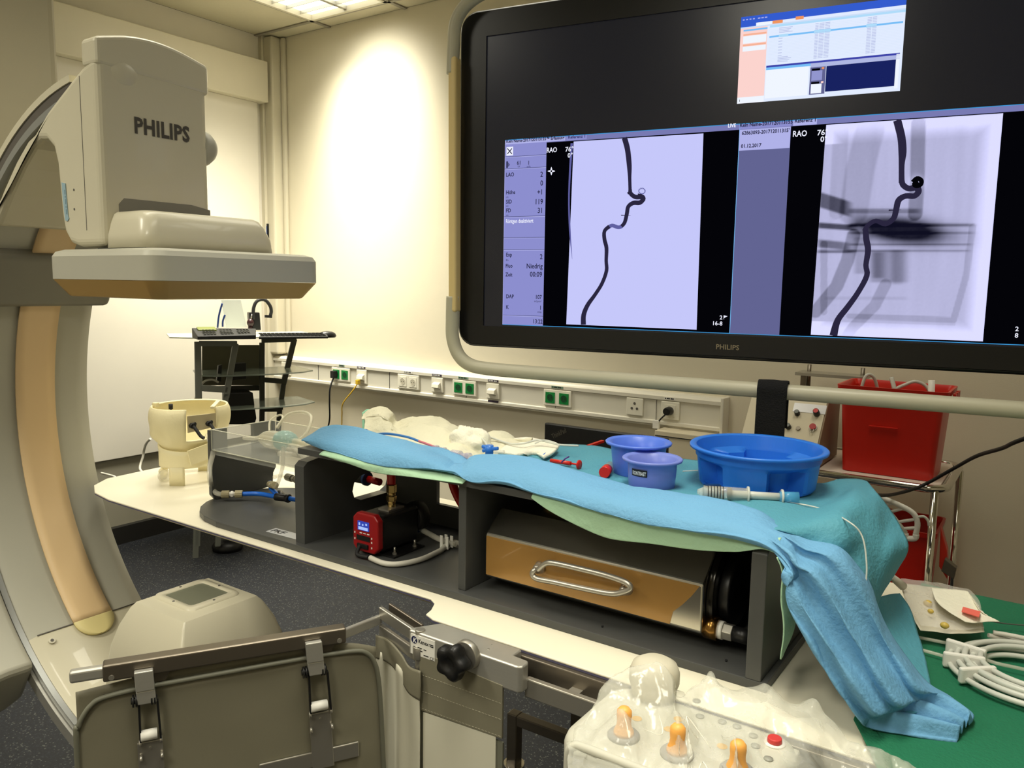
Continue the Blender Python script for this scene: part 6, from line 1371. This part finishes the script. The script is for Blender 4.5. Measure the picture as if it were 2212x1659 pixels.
for i in range(5): mb.box((-.485, 2.9962, .45-i*.018), (-.455+.004*(i % 2), 2.997, .4535-i*.018))
mb.build('lettering', M_inkg, lbx)
# lever clamp hanging over the trolley edge
q = Vector((-.26, 3.0, .5)); t = tag(MB().prism([(-.272, 2.99, .60), (-.235, 2.99, .575), (-.24, 2.99, .535), (-.28, 2.99, .555)], (0, .03, 0)).build('binder_clip', M_steeld, bevel=.002), 'dark metal clip on the side of the lower red bin', 'clip')
# console with sloping face
cs = thing('control_console', 'beige electronic console with knobs and a red key switch on the chrome trolley', 'console', (-.78, 3.2, TZT))
cy0 = 2.97; x0c, x1c = -.99, -.70
pr = [(cy0+.02, TZT+.004), (cy0, TZT+.02), (cy0, TZT+.075), (cy0+.115, 1.085), (cy0+.30, 1.085), (cy0+.30, TZT+.004)]
MB().prism([(x0c, y, z) for y, z in pr], (x1c-x0c, 0, 0)).build('case', mat('console_brown', (150, 130, 104), .5), cs, bevel=.003)
fn = Vector((0, -(1.085-TZT-.075), .115)).normalized(); fu = Vector((0, .115, 1.085-TZT-.075)).normalized(); fo = Vector((x0c, cy0, TZT+.075))
def fc(x, t, o=0): return fo+Vector((x-x0c, 0, 0))+fu*t+fn*o
Lf = math.hypot(.115, 1.085-TZT-.075)
MB().prism([fc(x0c+.003, .002, .001), fc(x1c-.006, .002, .001), fc(x1c-.006, Lf-.002, .001), fc(x0c+.003, Lf-.002, .001)], fn*.003).build('face_plate', M_console, cs)
nf = (0, fn.y, fn.z)
def onface(x, y): 
    d = ray(x, y); p = CP+d*((fo-CP).dot(fn)/d.dot(fn)); return p
for (x, y), r, h_, m_, cap in (((1723, 895), .0105, .02, M_blackp, (120, 124, 120)), ((1765, 895), .0125, .026, M_blackp, (206, 60, 58)), ((1704, 924), .0105, .02, M_blackp, (120, 124, 120))):
    p = onface(x, y)+fn*.003; MB().cyl(p, p+fn*h_, r, r*.85, n=20).build('knob', m_, cs, bevel=.001); MB().cyl(p+fn*h_, p+fn*(h_+.001), r*.7, n=18).build('knob_cap', mat('cap%d' % cap[0], cap, .35), cs)
p = onface(1725, 927)+fn*.004; MB().cyl(p, p+fn*.006, .008, n=16).build('jack_socket', M_steeld, cs)
p = onface(1757, 925)+fn*.004; MB().cyl(p, p+fn*.006, .0145, n=24).build('switch_ring', M_label, cs); MB().cyl(p+fn*.006, p+fn*.012, .012, n=24).build('red_switch', M_redt, cs)
mb = MB(); mb.tube([p+fn*.01+fu*(-.016)+Vector((.006*math.cos(a*.52), 0, 0))+fu*.008*math.sin(a*.52) for a in range(12)], .0015, 6, closed=True); mb.build('key_ring', M_steel, cs)
a, b = onface(1718, 868), onface(1787, 878)
MB().prism([fc(a.x, Lf-.055, .0045), fc(b.x, Lf-.055, .0045), fc(b.x, Lf-.018, .0045), fc(a.x, Lf-.018, .0045)], fn*.001).build('meter_window', mat('meter_white', (236, 236, 240), .15), cs)
# metal tray behind it
ty = thing('steel_tray_stand', 'low steel plate stand with two posts behind the console', 'stand', (-.8, 3.4, TZT))
q0, q1 = Yp(1728, 822, 3.3), Yp(1836, 832, 3.3)
mb = MB(); zz = 1.165; a, b, c_, d_ = Zp(1725, 823, zz), Zp(1830, 833, zz), Zp(1845, 822, zz), Zp(1745, 814, zz)
for p in (a, b): p.y = min(p.y, 3.30)
mb.box((-.885, 3.29, 1.155), (-.62, 3.40, 1.167)); mb.build('plate', M_steel, ty)
for x in (-.85, -.645): MB().cyl((x, 3.37, 1.10), (x, 3.37, 1.195), .008, n=14).build('post', M_steeld, ty)
MB().box((-.88, 3.36, TZT), (-.86, 3.38, 1.155)).box((-.65, 3.36, TZT), (-.63, 3.38, 1.155)).build('support', M_steeld, ty)
# black cable in the air at the right, white plastic bracket
tag(MB().tube(cr([Vector((1.7, 3.3, .008)), Vector((1.55, 3.1, .3)), Vector((1.2, 2.8, .8)), Vector((.7, 2.4, 1.15)), Yp(2420, 880, 2.2), Yp(2212, 948, 2.3), Yp(2165, 968, 2.45), Yp(2110, 985, 2.6), Yp(2060, 1012, 2.7), Yp(1990, 1050, 2.75), Yp(1930, 1068, 2.6), Yp(1890, 1070, 2.3), Yp(1850, 1075, 1.9), Yp(1800, 1090, 1.62)], 9), .0055, 8).build('black_cable', M_blackr), 'black cable running from the right edge across the trolley to the drape', 'cable')
br = thing('drip_bracket', 'white plastic slotted bracket hanging in front of the lower red bin', 'bracket', Yp(1940, 1130, 2.6))
Bp = lambda x, y: Yp(x, y, 2.6)
mb = MB(); mb.tube([Bp(1895, 1074), Bp(1930, 1118), Bp(1956, 1152)], .008, 10); mb.tube(cr([Bp(1898, 1073), Bp(1940, 1090), Bp(1972, 1108), Bp(1982, 1130), Bp(1978, 1155)], 5), .008, 10)
for a, b in (((1922, 1106), (1952, 1098)), ((1938, 1128), (1975, 1122)), ((1950, 1142), (1980, 1140)), ((1915, 1090), (1935, 1086))): mb.tube([Bp(*a), Bp(*b)], .005, 8)
mb.build('frame', M_label, br)
MB().tube(cr([Bp(1956, 1152), Bp(1958, 1162), Bp(1976, 1163), Bp(1979, 1154)], 5), .009, 10).build('hook', M_label, br)
MB().tube(cr([Bp(1978, 1118), Bp(1995, 1116), Bp(2004, 1124), Bp(2007, 1136)], 6), .004, 8).build('tail', M_coil, br)

# ------------------------------------------------------------------ glass workstation cart in the corner
wc = thing('workstation_cart', 'grey cart with frosted glass shelves in the room corner behind the head model', 'cart', (-3.6, 2.75, 0))
CZT = 1.2
L_ = Zp(367, 728, CZT); R_ = Zp(692, 722, CZT); M1 = Zp(475, 742, CZT); M2 = Zp(600, 737, CZT)
ax_ = (R_-L_).normalized(); out_ = Vector((ax_.y, -ax_.x, 0))
def cart(t, o, z): return L_.lerp(R_, t)*1.0+out_*o+MZ*(z-CZT)
def glass(z, t0, t1, o_f, o_b, name, m_, th=.008):
    P_ = [cart(t0, -.02, z), cart(t0+(t1-t0)*.12, o_f*.55, z), cart(t0+(t1-t0)*.3, o_f*.92, z), cart(t0+(t1-t0)*.5, o_f, z), cart(t0+(t1-t0)*.7, o_f*.92, z), cart(t0+(t1-t0)*.88, o_f*.55, z), cart(t1, -.02, z), cart(t1-.03, -o_b, z), cart(t0+.03, -o_b, z)]
    return MB().prism(P_, (0, 0, th)).build(name, m_, wc, bevel=.001)
glass(CZT-.008, 0, 1, .11, .30, 'top_shelf', mat('pale_glass', (205, 208, 190), .2, alpha=.9))
glass(.985, .16, .95, .08, .28, 'middle_shelf', M_glassg)
glass(.80, .18, .96, .08, .28, 'lower_shelf', M_glassg)
glass(.30, .15, .9, .08, .28, 'bottom_shelf', M_carts)
WS = {}
def side(o, m_, name, xl):
    """slanted ladder-like side frame drawn in the (t, z) plane"""
    f = wc
    mb = MB()
    w_ = .045
    def bar_(a, b, ww=w_): mb.bar(cart(a[0], o, a[1]), cart(b[0], o, b[1]), .02, ww, up=tuple(out_))
    for a, b in xl: bar_(a, b)
    return mb.build(name, m_, wc, bevel=.004)
def tz(x, y, o):
    p = Pl(x, y, L_+out_*o, out_); return ((p-L_).dot(ax_)/(R_-L_).length, p.z)
o1 = .03
mbf = lambda pts, o, m_, name, ww=.04: [None]
def frame_px(segs, o, m_, name, ww):
    mb = MB()
    for (a, b), w2 in segs:
        pa, pb = Pl(*a, L_+out_*o, out_), Pl(*b, L_+out_*o, out_); mb.bar(pa, pb, w2*ww, .018, up=tuple(out_))
    return mb.build(name, m_, wc, bevel=.003)
frame_px([(((427, 738), (430, 925)), 1.4), (((430, 742), (512, 742)), 1.2), (((509, 742), (488, 860)), 1.3), (((488, 850), (482, 930)), 1.2), (((432, 838), (492, 842)), 1.4), (((425, 1100), (420, 1290)), 1.2), (((430, 925), (425, 1180)), 1.4), (((484, 925), (470, 1180)), 1.2)], .03, M_cart, 'side_frame', .024)
frame_px([(((636, 732), (612, 830)), 1.3), (((612, 830), (605, 885)), 1.2), (((565, 736), (640, 734)), 1.0), (((566, 740), (566, 885)), 1.2), (((566, 820), (612, 824)), 1.2), (((566, 884), (606, 884)), 1.2), (((604, 885), (590, 1120)), 1.2), (((566, 885), (563, 1100)), 1.2)], -.20, M_carts, 'side_frame', .024)
frame_px([(((440, 840), (560, 838)), 1.0)], -.24, M_carts, 'cross_brace', .03)
pa = [Pl(x, y, L_+out_*-.26, out_) for x, y in ((436, 745), (565, 745), (565, 832), (436, 832))]
MB().prism(pa, out_*.01).build('back_panel', mat('smoked_panel', (92, 90, 72), .35), wc)
pc = thing('computer_tower', 'black computer case standing on the lower glass shelf of the corner cart', 'computer', cart(.55, -.12, .81))
pa = [Pl(x, y, L_+out_*-.02, out_) for x, y in ((494, 850), (548, 849), (556, 905), (552, 918), (494, 918))]
MB().prism([p-out_*.02 for p in pa], out_*-.16).build('case', M_blackp, pc, bevel=.003)
pa = [Pl(x, y, L_+out_*-.1, out_) for x, y in ((500, 786), (532, 784), (532, 818), (500, 822))]
tag(MB().prism(pa, out_*-.08).build('black_box', M_blackp, bevel=.002), 'small black box on the middle glass shelf of the corner cart', 'box')
pa = [Pl(x, y, L_+out_*-.05, out_) for x, y in ((472, 790), (480, 788), (478, 824), (468, 826))]
tag(MB().prism(pa, out_*-.03).build('small_speaker', M_blackp, bevel=.002), 'narrow black upright device on the middle shelf of the corner cart', 'device')
# things on the top shelf
kb = thing('conference_phone', 'black desk telephone console with green display on the cart top', 'telephone', cart(.3, .0, CZT))
def ct(x, y, z, o=None): return Zp(x, y, z)
a, b, c_, d_ = ct(432, 733, CZT), ct(560, 727, CZT), ct(540, 716, CZT+.012), ct(426, 716, CZT+.02)
def top3(pts, z0, z1, name, m_, par):
    P_ = [Vector((p.x, p.y, z0)) for p in pts]; v = P_+[Vector((p.x, p.y, z1[i] if isinstance(z1, (list, tuple)) else z1)) for i, p in enumerate(pts)]; k = len(pts)
    mb = MB(); mb.add(v, [tuple(range(k))[::-1], tuple(range(k, 2*k))]+[(i, (i+1) % k, k+(i+1) % k, k+i) for i in range(k)]); return mb.build(name, m_, par, bevel=.003)
P0 = Zp(436, 734, CZT); Px = ax_; 
def loc(a, o): return Vector((P0.x, P0.y, 0))+Px*a-out_*o
top3([loc(-.02, 0), loc(.26, -.03), loc(.30, .14), loc(-.02, .16)], CZT, [CZT+.018, CZT+.022, CZT+.045, CZT+.052], 'body', M_blackr, kb)
top3([loc(.0, .10), loc(.09, .09), loc(.09, .135), loc(.0, .145)], CZT+.03, [CZT+.046, CZT+.046, CZT+.058, CZT+.058], 'display', mat('lcd_green', (96, 104, 44), .4), kb)
mb = MB()
for g in range(3):
    for i in range(4):
        for j in range(4): p = loc(.02+g*.085+i*.016, .02+j*.018)+MZ*(CZT+.024+j*.006+.003); mb.obox(p, Px*.0055, out_*.005, MZ*.002)
mb.build('keypad', M_carts, kb)
k2 = thing('keyboard', 'black computer keyboard on the cart top in front of the microphone', 'keyboard', cart(.6, 0, CZT))
top3([loc(.27, -.045), loc(.62, -.10), loc(.64, .0), loc(.30, .03)], CZT, [CZT+.012, CZT+.012, CZT+.026, CZT+.026], 'body', M_blackr, k2)
mb = MB()
for i in range(16):
    for j in range(4): p = loc(.295+i*.0205, -.03-i*.0035+j*.017)+MZ*(CZT+.016+j*.0032); mb.obox(p, Px*.008, out_*.006, MZ*.002)
mb.build('keys', M_blackr, k2)
p = loc(.64, -.02)+MZ*CZT; tag(MB().lathe([(.03, 0), (.034, .008), (.030, .022), (.018, .032), (.0005, .035)], p, 24, sx=1.5, sy=.9, rot=math.atan2(Px.y, Px.x)).build('computer_mouse', M_blackp), 'black computer mouse at the right end of the cart top', 'mouse')
mc = thing('desk_microphone', 'black gooseneck microphone bent in an arch on the cart top', 'microphone', Zp(555, 722, CZT))
Q = lambda x, y: Pl(x, y, L_+out_*-.1, out_)
MB().tube(cr([Q(547, 690), Q(548, 665), Q(556, 650), Q(572, 648), Q(583, 660), Q(586, 672), Q(584, 682)], 8), .0095, 10).build('gooseneck', M_blackr, mc)
MB().bar(Q(572, 683), Q(587, 684), .02, .015).build('mic_head', M_blackp, mc)
pa = [Q(*a) for a in ((538, 675), (561, 675), (564, 713), (540, 713))]; MB().prism(pa, out_*-.05).build('base_box', M_blackp, mc, bevel=.003)
MB().ball(Q(541, 697), .02, n=16, sz=1.2).cyl(Q(541, 705), Q(541, 716), .012, n=12).cyl(Q(541, 714), Q(541, 717), .03, n=20).build('joystick_ball', mat('maroon_ball', (44, 18, 22), .35), mc)
MB().tube([Q(542, 690), Q(545, 678)], .005, 8).build('steel_pin', M_steel, mc)
sg = thing('leaning_panel', 'pale translucent acrylic panel standing behind the telephone on the cart', 'panel', Q(495, 700))
pa = [Q(*a) for a in ((478, 648), (520, 648), (533, 706), (490, 708))]; MB().prism(pa, out_*-.006).build('pane', mat('pale_acrylic', (198, 202, 196), .25, alpha=.8), sg)
for a, b in (((480, 655), (470, 708)), ((486, 680), (481, 706))): MB().tube(cr([Q(*a), Q((a[0]+b[0])/2-2, (a[1]+b[1])/2), Q(*b)], 5), .005, 8).build('dark_strip', mat('navy_hose', (14, 40, 92), .35), sg)
tag(MB().tube(cr([Pl(472, 826, L_, out_), Pl(458, 820, L_, out_), Pl(440, 825, L_, out_), Pl(428, 845, L_, out_), Pl(421, 868, L_, out_), Pl(418, 900, L_, out_), Pl(400, 1000, L_, out_)], 7), .006, 8).build('grey_cord', M_wtube), 'pale grey cord looping from the middle shelf of the corner cart', 'cord')
tag(MB().tube(cr([Yp(325, 948, 2.2), Yp(315, 960, 2.2), Yp(309, 985, 2.2), Yp(308, 1020, 2.1), Vector((-2.6, 1.7, .8)), Vector((-2.3, 1.55, .84)), Vector((-2.2, 1.5, .86))], 7), .006, 8).tube(cr([Yp(219, 1022, 2.1), Yp(235, 1026, 2.1), Yp(250, 1032, 2.1), Yp(255, 1050, 2.1)], 5), .006, 8).build('grey_cord', M_wtube), 'pale grey cord hanging behind the cream head model beyond the table end', 'cord')
# small lit wall display seen beside the detector neck
sd = thing('wall_screen', 'thin strip of a small dark screen on the corner post beside the detector', 'screen', Yp(575, 505, 3.44))
a, b = Yp(560, 484, 3.42), Yp(579, 532, 3.42); MB().box((a.x, 3.42, b.z), (b.x, 3.45, a.z)).build('case', M_blackp, sd)
a, b = Yp(561, 489, 3.419), Yp(577.5, 530, 3.419); MB().box((a.x, 3.418, b.z), (b.x, 3.42, a.z)).build('display', glow('dim_blue', (40, 62, 110), 1), sd)
for o in bpy.data.objects:
    if o.type == 'MESH':
        o.data.validate(verbose=False)
